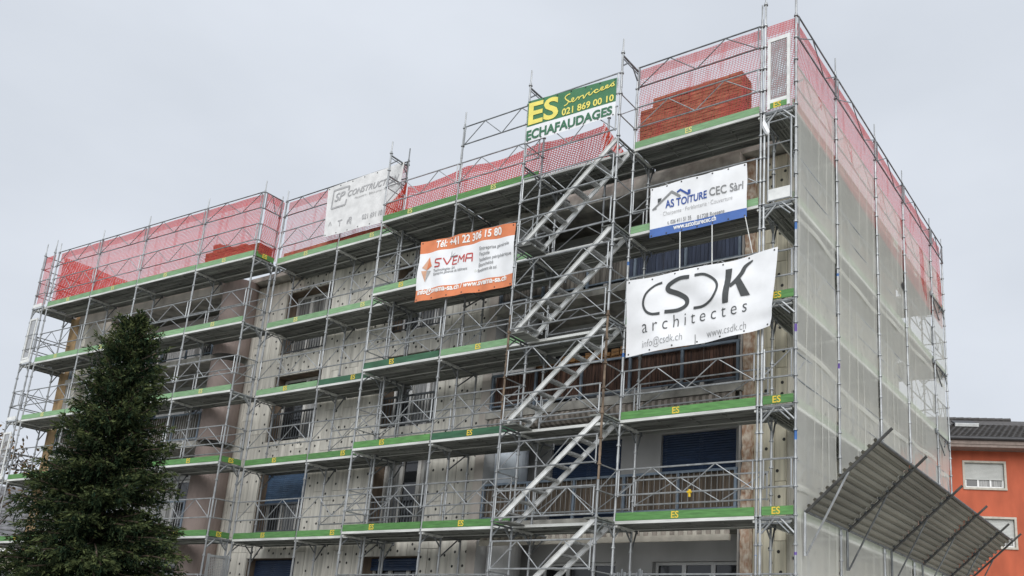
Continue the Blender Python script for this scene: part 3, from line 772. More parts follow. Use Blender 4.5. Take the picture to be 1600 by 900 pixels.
# ------------------------------------------------------------------ far left end scaffold
s = scaffold('end', 'narrow end scaffold at the far left edge, standing against the sky', (-27.3, -.75, 0))
EX = -27.33; EY = [-.72, 1.75, 4.2]
for y in EY: std(s, EX, y, 14.66); std(s, EX+W, y, 14.68 if y < 0 else 12.4)
for k, z in enumerate(LV):
    for i in (0, 1): bay(s, (EX, EY[i+1]), (EX, EY[i]), z, 0, None, None, guard=(.5, 1.0, 0), inner=True, trs=(1, i == 1))
    link('guard_frame', guard_mesh(W, .5, 1.0, 3), s, rel(s, (EX, EY[0], z)))
    link('transom', cached('tr_end', None), s, rel(s, (EX, EY[0]-.005, z)))
    bx = MB().box(.04, W-.04, -.04, -.02, .012, .13); build(bx, 'toe_board', 'white_paint', s, rel(s, (EX, EY[0], z)))
for i in (0, 1): link('guard_frame', guard_mesh(EY[i+1]-EY[i], 1.5, 2.0, 0, 'galv_dark'), s, rel(s, (EX, EY[i+1], LV[5])), -math.pi/2)
for z in (LV[4], LV[2]):
    g = MB(); g.box(.09, .14, -.05, -.01, .02, 1.6); g.box(W-.14, W-.09, -.05, -.01, .02, 1.6); g.box(.141, W-.141, -.048, -.012, .14, .20); g.box(.141, W-.141, -.048, -.012, 1.54, 1.60)
    gate = build(g, 'gate', 'white_paint', s, rel(s, (EX, EY[0], z)))
    grid_obj('mesh_panel', 2, 2, lambda u, v: (.14+u*(W-.28), -.03, .2+v*1.34), lambda u, v: (u*.4, 2+v*1.34), 'gate_mesh', gate)

# ------------------------------------------------------------------ nets
def smooth_noise(seed, n=5, amp=1.0, fx=1.5, fy=1.0):
    r = random.Random(seed); ws = [(r.uniform(.4, 2.2)*fx, r.uniform(.2, 1.4)*fy, r.uniform(0, 6.3), r.uniform(.4, 1)) for _ in range(n)]
    def f(x, y): return amp*sum(a*math.sin(p*x+q*y+c) for p, q, c, a in ws)/n
    return f
def net(name, label, A, B, z0, z1, m, sag=0.03, bulge=0.05, seed=1, group='red safety nets', cat='net', ztop=None, zbot=None):
    A = Vector(A); B = Vector(B); Ln = (B-A).length; d = (B-A)/Ln; nr = Vector((-d.y, d.x)); f = smooth_noise(seed, 6, bulge, 2.0, 2.0); e = smooth_noise(seed+50, 4, sag, 2.2, 0)
    def fn(u, v):
        zt = (ztop(u) if ztop else z1) + (e(u*Ln, 0) if sag else 0); zb = zbot(u) if zbot else z0
        p = A + d*(u*Ln) + nr*(f(u*Ln, v*(z1-z0))*math.sin(math.pi*min(1, v*1.0))**.5 + .0)
        return (p.x-A.x, p.y-A.y, zb+(zt-zb)*v)
    return grid_obj(name, max(4, int(Ln/.15)), 14, fn, lambda u, v: (u*Ln, (1-v)*(z1-z0)), m, None, (A.x, A.y, 0), label=label, category=cat, group=group)
zt = LV[5]
net('safety_net', 'red safety net in front of the large brick stack', (XR+.02, .06), (XP-.1, .06), zt+.05, zt+2.0, 'red_net_pale', .008, .02, 1)
net('safety_net', 'narrow red net behind the white mesh gate at the near top corner', (XP-.04, .05), (-.03, .05), zt+.0, zt+2.0, 'red_net_pale', .008, .02, 2)
net('safety_net', 'long red net along the top of the netted side', (-.05, .03), (-.05, 11.75), zt-.75, zt+2.0, 'red_net', .015, .04, 3, zbot=lambda u: zt-.02-.6*u)
net('safety_net', 'sagging red net left of the stair tower top, under the green banner', (XB[0]+.70, .10), (-4.55, .10), zt+.05, zt+.98, 'red_net_mid', .02, .04, 4,
    ztop=lambda u: zt+.99-.17*abs(math.sin(u*math.pi*2.6+.5))*(1-.5*u))
net('safety_net', 'pale red net behind the grey construction banner', (XC[0]+.05, YC+.06), (XC[2]-.2, YC+.06), zt+.1, zt+2.0, 'red_net_pale', .01, .03, 5)
net('safety_net', 'short red net round the inner corner beside the small brick stack', (XD[4]+.05, -.10), (XC[0]-.10, YC+.0), zt+.1, zt+2.0, 'red_net', .01, .02, 6)
net('safety_net', 'long pale red net along the top of the left hand scaffold', dpos(XD[0]+.05, .06), dpos(XD[4]-.04, .06), zt+.05, zt+2.0, 'red_net', .02, .03, 7)
net('safety_net', 'darker red net turning back along the far left end', (EX+W+.05, EY[0]+.3), (EX+W+.05, 1.9), zt+.05, zt+1.95, 'red_net_dense', .03, .06, 8)
net('safety_net', 'narrow red net closing the front of the far left end', (EX+.03, EY[0]+.05), (EX+W, EY[0]+.05), zt+.1, zt+1.95, 'red_net', .02, .03, 9)
net('safety_net', 'bunched orange red net end gathered beside the construction banner', (XB[0]+.02, .03), (XB[0]+.03, W), zt+.02, zt+1.5, 'red_net_dense', .0, .04, 10, ztop=lambda u: zt+.55+.95*u**1.5)
net('safety_net', 'coral red net flap sloping down from the gathered corner to the sagging net', (XB[0]+.05, W), (XB[0]+.70, .12), zt+.02, zt+1.5, 'red_net_dense', .0, .05, 13, ztop=lambda u: zt+1.5-.62*u**.7)
net('safety_net', 'gathered red net corner hanging under the green banner, by the stair top', (-4.55, .10), (-4.20, .9), zt+.02, zt+1.0, 'red_net_dense', .0, .05, 11, ztop=lambda u: zt+1.0-.75*u)
net('net_hem', 'rolled dark red net hem lying behind the recessed toe boards', (XC[0]+.1, YC+.10), (XC[2]-.1, YC+.10), zt+.12, zt+.36, 'brick', .0, .01, 12, 'rolled net hems', 'net')
for i in range(5):
    lab = ['nearest bay of grey debris netting beside the front corner', 'second bay of grey debris netting from the near corner', 'middle bay of grey debris netting on the side',
           'fourth bay of grey debris netting, small dark tear near its top', 'farthest narrow bay of grey debris netting, sky showing through'][i]
    net('debris_net', lab, (-.035, QY[i]+.03), (-.035, QY[i+1]-.03), .3, zt+1.0, 'debris_net', .03, .055, 20+i, 'grey debris netting bays')
    dn_ = C.objects[-1] if False else bpy.data.objects['debris_net' if i == 0 else 'debris_net.%03d' % i]
    Lb = QY[i+1]-QY[i]-.06
    for q, z_ in enumerate((1.9, 4.55, 7.15, 9.8)):
        zz_ = z_ + .12*math.sin(i*2.1+q)
        grid_obj('overlap_seam', 14, 1, lambda u, v: (.012+.05*math.sin(u*9+q)*.3, u*Lb, zz_+v*.11+.03*math.sin(u*5+i)), lambda u, v: (u*Lb, v*.1+q), 'debris_net', dn_)
    for q in range(6):
        y_ = Lb*(q+.5)/6
        grid_obj('fold', 1, 24, lambda u, v: (.010+.02*math.sin(v*9+q), y_+.04*math.sin(v*7+q*2)+u*(.03+.03*math.sin(v*11+q)), .5+v*12.4), lambda u, v: (u*.1+q, v*12), 'debris_net', dn_)
    if i == 3:
        build(MB().tri((.02, .0, 0), (.02, .22, -.10), (.02, .30, .16), 0).tri((.02, .0, 0), (.02, .30, .16), (.02, .10, .2), 0) if False else (lambda m_: (m_.quad((.02, 0, 0), (.02, .16, -.12), (.02, .26, .02), (.02, .13, .14)), m_)[-1])(MB()), 'tear', 'room', dn_, (0, -.35, 11.25))

# ------------------------------------------------------------------ brick stacks
def brick_mesh():
    def fn():
        mb = MB(); mb.box(.003, .297, 0, .48, .001, .062)
        for y in (.08, .20, .32): mb.box(.2971, .2985, y, y+.05, .016, .046, 1)
        return mb.mesh('brick', ['brick', 'dowel'])
    return cached('brickm', fn)
def stack(label, x0, cols, y0, rz=0.0):
    o = thing('brick_stack', label, 'bricks', (x0, y0, zt+.02), rz, 'brick stacks on the top lift')
    build(MB().box(0, .3*len(cols), .02, .46, -.015, .03), 'pallet', 'wood_shelf', o)
    for i, n in enumerate(cols):
        for k in range(n): link('brick', brick_mesh(), o, (i*.3+random.uniform(-.003, .003), random.uniform(-.007, .007), .035+k*.074))
stack('large red brick stack behind the net on the near top lift', -3.60, [13, 16, 16, 16, 16, 16, 16, 16], .12)
stack('small red brick stack at the top right end of the left scaffold', -18.60, [7, 10, 9, 7, 7, 7, 6, 6], dpos(-18.6)[1]+.14, DA)

# ------------------------------------------------------------------ protective canopy
cn = thing('protective_canopy', 'tilted dark corrugated metal canopy sticking out from the netted side', 'canopy', (0, .36, 0))
def cpt(t, y): return (.03+t*1.30, y-.36, 4.33+t*1.17)       # t 0 at scaffold, 1 at outer edge
CY = [.36, 2.62, 5.60, 8.20, 11.0, 12.8]
d = Vector((1.30, 0, 1.17)).normalized(); nrm = Vector((-d.z, 0, d.x)); full = Vector((1.30, 0, 1.17)).length
for i in range(5):
    for h in (0, 1):
        mb = MB(); y0, y1 = CY[i]+.02-.36, CY[i+1]-.02-.36; n = 6; t0, t1 = (0, .515) if h == 0 else (.50, 1.0); lift = .0 if h == 0 else .014
        segs = n*2*3
        prof = []
        for k in range(n):
            for (fx, hz) in ((0, 0), (.46, 0), (.58, .048), (.88, .048)): prof.append((t0+(t1-t0)*(k+fx)/n, hz+lift))
        prof.append((t1, lift))
        for (ta, ha), (tb, hb) in zip(prof, prof[1:]):
            a = Vector((.03, 0, 4.33)) + d*(ta*full) + nrm*ha; b = Vector((.03, 0, 4.33)) + d*(tb*full) + nrm*hb
            mb.quad((a.x,y0,a.z),(b.x,y0,b.z),(b.x,y1,b.z),(a.x,y1,a.z))
            a2, b2 = a+nrm*.006, b+nrm*.006
            mb.quad((a2.x,y1,a2.z),(b2.x,y1,b2.z),(b2.x,y0,b2.z),(a2.x,y0,a2.z))
        build(mb, 'corrugated_sheet', 'sheet', cn)
for i, y in enumerate(CY):
    a = Vector((.03, y-.36, 4.33))-nrm*.03; b = a + d*(full+.30)
    build(MB().tube(tuple(a), tuple(b), .028, 8), 'rafter', 'steel_dark', cn)
    build(MB().tube((.03, y-.36, 3.55), (.03, y-.36, 4.30), .026, 8).tube((.05, y-.36, 3.55), tuple(a+d*(full*.60)), .02, 6), 'strut', 'galv' if i == 0 else 'galv_dark', cn)
    if 0 < i < 5:
        mb = MB()
        for k in range(9):
            p = a + d*(full*(k+.5)/9) + nrm*.028; mb.box(p.x-.03, p.x+.03, y-.36-.05, y-.36+.05, p.z-.02, p.z+.02)
        build(mb, 'hook_clamps', 'bar_dark', cn, kind='stuff')
for t in (0.0, 1.0):
    a = Vector((.03, 0, 4.33)) + d*(full*t) - nrm*.012
    build(MB().tube((a.x, -.02, a.z), (a.x, 12.46, a.z), .022, 8), 'edge_tube', 'galv_dark', cn)

# ------------------------------------------------------------------ banners
class Banner:
    def __init__(s, name, label, tl, tr, br, bl, seed, amp, mats, bands, fold=None, y=0):
        s.c = [Vector(p) for p in (tl, tr, br, bl)]; s.W = (s.c[1]-s.c[0]).length; s.H = (s.c[3]-s.c[0]).length
        s.f = smooth_noise(seed, 7, amp, 2.4, 2.6); s.fold = fold; s.sag = y
        s.o = thing(name, label, 'banner', tuple(s.c[3]), 0, 'advertising banners on the scaffold'); s.org = s.c[3]
        for (v0, v1, m) in bands:
            grid_obj('cloth', 40, max(4, int(22*(v1-v0))), lambda u, v: s.pt(u*s.W, (v0+(v1-v0)*v)*s.H, 0), lambda u, v: (u, v), m, s.o)
        s.mb = MB(); per = s.mb
        for u in np.linspace(.02, .98, 7):
            for v in (.03, .97):
                p = Vector(s.pt(u*s.W, v*s.H, .004)); per.tube(tuple(p+Vector((0,-.004,0))), tuple(p+Vector((0,.004,0))), .018, 6)
        build(per, 'eyelets', 'steel_dark', s.o, kind='stuff')
    def pt(s, x, z, off):
        u, v = x/s.W, z/s.H; tl, tr, br, bl = s.c
        p = (bl*(1-u)+br*u)*(1-v) + (tl*(1-u)+tr*u)*v
        e = math.sin(math.pi*max(0, min(1, u)))**.6*.5+.5
        y = s.f(x, z)*e + (s.fold(u, v) if s.fold else 0)
        dn = Vector(((br-bl).y, -(br-bl).x, 0)).normalized()
        p = p + dn*y + dn*off; p.z -= getattr(s, 'sag', 0.0)*math.sin(math.pi*max(0, min(1, u)))*(1 + .5*math.cos(9*u))*v
        return tuple(p - s.org)
    def put(s, bm, x, z, m, off=.010, scale=1.0, rot=0.0):
        if not bm.verts: return
        xs = [v.co.x for v in bm.verts]; zs = [v.co.z for v in bm.verts]
        for ax, lo, hi in ((0, min(xs), max(xs)), (2, min(zs), max(zs))):
            k = lo+.11
            while k < hi:
                no = Vector((0,0,0)); no[ax] = 1; co = Vector((0,0,0)); co[ax] = k
                bmesh.ops.bisect_plane(bm, geom=bm.verts[:]+bm.edges[:]+bm.faces[:], plane_co=co, plane_no=no); k += .11
        for v in bm.verts: v.co = Vector(s.pt(x+v.co.x, z+v.co.z, off))
        me = bpy.data.meshes.new('lettering'); bm.to_mesh(me); bm.free(); me.materials.append(M[m]); return link('lettering', me, s.o)
    def text(s, t, x, z, size, m, width=None, bold=0.0, shear=0.0, spacing=1.0, off=.010):
        return s.put(text_bm(t, size, bold, shear, spacing, width), x, z, m, off)
    def ribbon(s, pts, wd, m, off=.010, n=6, closed=False, w2=None):
        """stroke along a Catmull-Rom curve; wd can be a list of widths"""
        P = [Vector((p[0], p[1])) for p in pts]; out = []; ws = wd if isinstance(wd, (list, tuple)) else [wd]*len(P); wo = []
        for i in range(len(P)-1):
            p0, p1, p2, p3 = P[max(i-1, 0)], P[i], P[i+1], P[min(i+2, len(P)-1)]
            for k in range(n):
                t = k/n; out.append(.5*((2*p1)+(p2-p0)*t+(2*p0-5*p1+4*p2-p3)*t*t+(3*p1-p0-3*p2+p3)*t**3)); wo.append(ws[i]*(1-t)+ws[i+1]*t)
        out.append(P[-1]); wo.append(ws[-1]); bm = bmesh.new(); row = []
        for i, p in enumerate(out):
            a = out[max(i-1, 0)]; b = out[min(i+1, len(out)-1)]; dd = (b-a).normalized(); nn = Vector((-dd.y, dd.x))*wo[i]/2
            row.append((bm.verts.new((p.x+nn.x, 0, p.y+nn.y)), bm.verts.new((p.x-nn.x, 0, p.y-nn.y))))
        for (a, b), (c, dd) in zip(row, row[1:]): bm.faces.new((a, b, dd, c))
        return s.put(bm, 0, 0, m, off)
    def poly(s, pts, m, off=.010):
        bm = bmesh.new(); bm.faces.new([bm.verts.new((x, 0, z)) for x, z in pts]); return s.put(bm, 0, 0, m, off)

# white architects' banner
def fold_cs(u, v): return (math.sin(math.pi*u)*(.030*math.sin(9*u-13*v)*math.sin(3.1*u+4*v) + .014*math.sin(19*u+15*v)) + .10*max(0, (u-.82)/.18)**2*(1-v) - .05*math.exp(-((u-.97)**2+(v-.12)**2)/.006)) + .02*math.sin(7*u+5*v)*u
b = Banner('banner', 'large white banner reading CSDK architectes, loose at its right end', (-3.58, -.10, 9.12), (-.30, -.12, 9.20), (-.40, -.12, 7.62), (-3.52, -.10, 7.47), 3, .085, None, [(0, 1, 'pvc_white')], fold_cs, .055)
kx, kz = b.W/1120, b.H/585
def cs(px, py):        # pixel of the enlarged crop -> banner metres (deskewed)
    u = (px-12)/(1115); top = 290-250*u; bot = 862-222*u if u < .9 else 862-222*u
    return (u*b.W, (bot-py)/(bot-top)*b.H)
b.ribbon([cs(293, 290), cs(235, 315), cs(175, 380), cs(152, 455), cs(172, 510), cs(220, 535), cs(284, 528)], [.055, .05, .05, .05, .05, .055, .06], 'ink_dark')
b.ribbon([cs(509, 250), cs(430, 265), cs(350, 310), cs(345, 350), cs(420, 375), cs(478, 410), cs(480, 460), cs(420, 500), cs(320, 516)], [.085, .085, .10, .105, .105, .10, .09, .08, .075], 'ink_dark')
b.ribbon([cs(548, 235), cs(620, 222), cs(690, 260), cs(716, 330), cs(690, 410), cs(620, 465), cs(540, 482)], [.06, .055, .05, .05, .05, .055, .06], 'ink_dark')
b.poly([cs(768, 182), cs(813, 173), cs(803, 443), cs(762, 452)], 'ink_dark')
b.ribbon([cs(806, 318), cs(850, 270), cs(885, 215), cs(905, 165), cs(955, 124)], [.085, .10, .10, .09, .03], 'ink_dark', .0115)
b.poly([cs(845, 290), cs(878, 255), cs(952, 390), cs(888, 397)], 'ink_dark', .0125)
x0, z0 = cs(150, 680); x1, _ = cs(940, 500)
b.text('architectes', x0, z0, .40, 'ink_dark', x1-x0, -.004, 0, 1.55)
x0, z0 = cs(150, 790); x1, _ = cs(465, 730)
b.text('info@csdk.ch', x0, z0, .24, 'ink_grey', x1-x0, -.003)
x0, z0 = cs(555, 735); b.text('|', x0, z0, .22, 'ink_grey')
x0, z0 = cs(645, 705); x1, _ = cs(938, 620); b.text('www.csdk.ch', x0, z0, .24, 'ink_grey', x1-x0, -.003)

# roofing firm's banner
b = Banner('banner', 'white banner with blue foot strip reading AS TOITURE CEC', (-3.14, -.09, 11.12), (-.96, -.09, 11.12), (-.95, -.09, 9.97), (-3.10, -.09, 9.99), 9, .05, None, [(0, .165, 'pvc_blue'), (.165, 1, 'pvc_white')], lambda u, v: .02*math.sin(11*u-9*v)*v + .03*math.exp(-((u-.66)/.06)**2)*v**2)
def cs(px, py):
    u = (px-62)/1043; top = 322-270*u; bot = 855-232*u; return (u*b.W, (bot-py)/(bot-top)*b.H)
b.ribbon([cs(95, 562), cs(312, 355)], [.035, .05], 'ink_grey', n=2); b.ribbon([cs(305, 355), cs(400, 402)], [.05, .05], 'ink_grey', .011, n=2)
b.ribbon([cs(368, 362), cs(408, 332)], [.04, .04], 'ink_blue', n=2); b.ribbon([cs(400, 332), cs(490, 378)], [.04, .04], 'ink_blue', .011, n=2)
b.poly([cs(153, 437), cs(198, 428), cs(190, 455), cs(156, 487)], 'ink_dark'); b.poly([cs(480, 332), cs(510, 324), cs(510, 368), cs(500, 378), cs(482, 366)], 'ink_blue', .012)
b.poly([cs(95, 560), cs(145, 538), cs(140, 552)], 'ink_grey', .012)
x0, z0 = cs(237, 533); x1, _ = cs(694, 420); b.text('AS TOITURE', x0, z0, .235, 'ink_blue', x1-x0, .005)
x0, z0 = cs(722, 408); x1, _ = cs(1068, 330); b.text('CEC Sàrl', x0, z0, .24, 'ink_grey', x1-x0, .003)
x0, z0 = cs(185, 622); x1, _ = cs(960, 440); b.text('· Charpente · Ferblanterie · Couverture', x0, z0, .13, 'ink_pale', x1-x0, -.001)
x0, z0 = cs(262, 708); x1, _ = cs(522, 660); b.text('t. 026 411 51 35', x0, z0, .12, 'ink_grey', x1-x0, .002)
x0, z0 = cs(590, 645); x1, _ = cs(850, 590); b.ribbon([(x0+.012, z0-.005), (x0-.005, z0+.05), (x0+.012, z0+.075), (x0+.03, z0+.05), (x0+.012, z0-.005)], .014, 'ink_grey'); b.text('1728 Rossens', x0+.06, z0, .12, 'ink_grey', x1-x0, .001)
x0, z0 = cs(328, 768); x1, _ = cs(790, 660); b.text('www.astoiturecec.ch', x0, z0+.015, .15, 'ink_white', x1-x0, .004)
for px in (400, 745):
    x0, z0 = cs(px, 780 if px < 500 else 705); p = Vector(b.pt(x0, 0.0, 0)); build(MB().tube(tuple(p), tuple(p-Vector((0, -.05, .95))), .011, 5), 'tie_rope', 'white_paint', b.o)
p = Vector(b.pt(b.W*.985, .02, 0)); build(MB().tube(tuple(p), tuple(p+Vector((.12, .1, -.75))), .009, 5), 'tie_rope', 'white_paint', b.o)

# green scaffolders' banner
b = Banner('banner', 'green and white banner reading ES Services ECHAFAUDAGES over the stairs', (-6.08, -.72, 13.73), (-3.71, -.72, 13.57), (-3.71, -.72, 12.66), (-6.05, -.72, 12.66), 5, .02, None, [(0, .37, 'pvc_white'), (.37, 1, 'pvc_green')])
def cs(px, py):
    u = (px-145)/1045; top = 392-330*u; bot = 815-300*u; return (u*b.W, (bot-py)/(bot-top)*b.H)
x0, z0 = cs(160, 640); x1, _ = cs(525, 560); b.text('ES', x0, z0+.02, .78, 'ink_yellow', x1-x0, .020)
x0, z0 = cs(570, 520); x1, _ = cs(1168, 350); b.text('021 869 00 10', x0, z0+.01, .25, 'ink_yellow', x1-x0, .006)
x0, z0 = cs(148, 795); x1, _ = cs(1160, 515); b.text('ECHAFAUDAGES', x0, z0+.01, .33, 'ink_green', x1-x0, .012)
def sv(pts, wd=.028): b.ribbon([cs(*p) for p in pts], [wd]*len(pts), 'ink_yellow', .010+.0004*random.random(), n=4)
sv([(660, 272), (630, 285), (600, 315), (615, 340), (640, 352), (630, 385), (592, 410)]); sv([(640, 352), (665, 362), (690, 345), (705, 322), (690, 318), (680, 345), (700, 358), (735, 330)])
sv([(735, 330), (752, 305), (770, 312), (762, 335), (780, 300), (800, 290)]); sv([(800, 290), (815, 283), (822, 318), (850, 275), (862, 262)])
sv([(862, 262), (885, 245), (880, 272), (900, 275), (930, 240), (955, 215)]); sv([(905, 212), (908, 205)], .03)
sv([(985, 215), (965, 210), (945, 235), (960, 250), (990, 232), (1020, 205)]); sv([(1010, 215), (1035, 195), (1040, 178), (1018, 190), (1015, 215), (1045, 212), (1085, 180)])
sv([(1065, 190), (1090, 172), (1092, 155), (1072, 168), (1070, 190), (1100, 185), (1130, 150)]); sv([(1130, 150), (1165, 112), (1150, 130), (1165, 155), (1140, 168), (1120, 160)])

# orange and white contractor's banner
b = Banner('banner', 'orange and white banner with diamond logo reading SVEMA', (-9.60, -.09, 11.26), (-6.68, -.09, 11.14), (-6.60, -.09, 9.58), (-9.60, -.09, 9.68), 12, .06, None, [(0, .19, 'pvc_orange'), (.19, .80, 'pvc_white'), (.80, 1, 'pvc_orange')], lambda u, v: .018*math.sin(26*u+3*v)+.015*math.sin(15*u-11*v))
def cs(px, py):
    u = (px-70)/(985); top = 252-235*u; bot = 870-185*u; return (u*b.W, (bot-py)/(bot-top)*b.H)
x0, z0 = cs(240, 305); x1, _ = cs(928, 160); b.text('Tél: +41 22 306 15 80', x0, z0, .27, 'ink_white', x1-x0, .007)
x0, z0 = cs(245, 500); x1, _ = cs(640, 430)
for pts in ([(320, 412), (260, 425), (255, 458), (300, 460), (298, 492), (248, 502)], [(335, 405), (372, 468), (405, 390)], [(475, 375), (430, 382), (425, 465), (478, 455)], [(428, 422), (470, 415)],
            [(490, 450), (497, 372), (525, 415), (555, 360), (555, 440)], [(572, 440), (580, 355), (636, 345), (632, 430)], [(578, 400), (632, 392)]):
    for a, c in zip(pts, pts[1:]): b.ribbon([cs(*a), cs(*c)], [.032, .032], 'ink_red', .010+.0006*random.random(), n=2)
b.poly([cs(182, 402), cs(217, 492), cs(168, 540)], 'pvc_orange'); b.poly([cs(182, 402), cs(168, 540), cs(118, 520)], 'ink_salmon')
b.poly([cs(168, 545), cs(208, 540), cs(156, 660)], 'ink_pale'); b.poly([cs(168, 545), cs(156, 660), cs(115, 555)], 'ink_salmon')
for t, px, py, px1 in (('Technologies SA', 238, 556, 462), ("Entreprise générale du bâtiment", 240, 590, 592)):
    x0, z0 = cs(px, py); x1, _ = cs(px1, py); b.text(t, x0, z0, .10, 'ink_grey', x1-x0, .001)
for t, px, py, px1 in (('Entreprise générale', 715, 320, 1010), ('Façade', 712, 375, 815), ('Isolation périphérique', 708, 432, 1035), ('Étanchéité', 700, 488, 860), ('Ravalement de sol', 695, 545, 890)):
    x0, z0 = cs(px, py); x1, _ = cs(px1, py); b.text(t, x0, z0, .125, 'ink_grey', x1-x0, .001)
x0, z0 = cs(95, 805); x1, _ = cs(990, 640); b.text('info@svema-sa.ch / www.svema-sa.ch', x0, z0+.02, .19, 'ink_white', x1-x0, .006)

# grey construction firm's banner
b = Banner('banner', 'washed out grey banner reading SP CONSTRUCTION on the red net', (-14.10, .42, 14.10), (-11.12, .42, 14.16), (-11.25, .42, 12.50), (-13.98, .42, 12.56), 15, .05, None, [(0, 1, 'pvc_grey')])
def cs(px, py):
    u = (px-125)/760; top = 322-230*u; bot = 825-190*u; return (u*b.W, (bot-py)/(bot-top)*b.H)
for a, c in (((340, 440), (330, 495)), ((330, 495), (180, 535)), ((180, 535), (195, 350)), ((195, 350), (358, 305)), ((358, 305), (352, 350))): b.ribbon([cs(*a), cs(*c)], [.05, .05], 'ink_faded', .010+.001*random.random(), n=2)
x0, z0 = cs(208, 465); x1, _ = cs(322, 440); b.text('SP', x0, z0, .34, 'ink_faded', x1-x0, .006, .3)
x0, z0 = cs(348, 415); x1, _ = cs(858, 300); b.text('CONSTRUCTION', x0, z0, .24, 'ink_faded', x1-x0, .004, .3)
x0, z0 = cs(430, 440); x1, _ = cs(840, 345); b.text('Maçonnerie - Béton armé - Rénovation', x0, z0, .09, 'ink_pale', x1-x0)
x0, z0 = cs(540, 645); x1, _ = cs(800, 590); b.text('021 691 10 10', x0, z0, .20, 'ink_faded', x1-x0, .004)
x0, z0 = cs(160, 725); b.ribbon([cs(172, 712), cs(186, 668), cs(200, 708)], [.03]*3, 'ink_faded', n=2); b.ribbon([cs(270, 660), cs(318, 645)], [.03]*2, 'ink_faded', n=2); b.ribbon([cs(292, 710), cs(292, 660)], [.03]*2, 'ink_faded', .011, n=2)
for pts in ([(375, 690), (380, 650), (415, 640), (418, 690)], [(385, 685), (388, 660), (405, 657), (407, 683)], [(390, 628), (418, 620), (422, 640)]): b.ribbon([cs(*p) for p in pts], [.025]*len(pts), 'ink_faded', .010+.001*random.random(), n=3)

# ------------------------------------------------------------------ spruce
def leaf_mat(name, dark, light, rough=0.95):
    m = bpy.data.materials.new(name); m.use_nodes = True; n = m.node_tree.nodes; l = m.node_tree.links; b = n['Principled BSDF']
    b.inputs['Roughness'].default_value = rough; b.inputs['Specular IOR Level'].default_value = 0.06
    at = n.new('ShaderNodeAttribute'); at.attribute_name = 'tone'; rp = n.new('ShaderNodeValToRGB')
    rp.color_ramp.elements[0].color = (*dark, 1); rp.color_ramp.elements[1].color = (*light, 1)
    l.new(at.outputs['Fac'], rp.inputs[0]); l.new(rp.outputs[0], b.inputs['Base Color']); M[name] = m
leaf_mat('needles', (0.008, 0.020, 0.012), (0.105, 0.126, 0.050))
leaf_mat('leaves', (0.05, 0.045, 0.030), (0.22, 0.13, 0.06))
def quads_obj(name, V, tone, m, parent, loc=(0,0,0)):
    n = len(V)//4; me = bpy.data.meshes.new(name); me.vertices.add(4*n); me.vertices.foreach_set('co', V.astype(np.float32).ravel())
    me.loops.add(4*n); me.loops.foreach_set('vertex_index', np.arange(4*n, dtype=np.int32)); me.polygons.add(n)
    me.polygons.foreach_set('loop_start', np.arange(0, 4*n, 4, dtype=np.int32)); me.polygons.foreach_set('loop_total', np.full(n, 4, dtype=np.int32))
    a = me.attributes.new('tone', 'FLOAT', 'FACE'); a.data.foreach_set('value', tone.astype(np.float32))
    me.materials.append(M[m]); me.update(calc_edges=True); return link(name, me, parent, loc)
TX, TY, TH = -13.52, -4.5, 8.50
tree = thing('spruce_tree', 'tall dark green spruce in front of the left scaffold', 'tree', (TX, TY, 0))
tb = MB(); pz = [0, 1.2, 3, 5, 7, 8.4]; prd = [.24, .19, .14, .09, .045, .008]
for i in range(5): tb.tube((.02*math.sin(i), .02*math.cos(i*2), pz[i]), (.02*math.sin(i+1), .02*math.cos(i*2+2), pz[i+1]), prd[i], 10, r2=prd[i+1])
build(tb, 'trunk', 'bark', tree, smooth=True)
def norm(a): return a/np.maximum(1e-9, np.linalg.norm(a, axis=-1, keepdims=True))
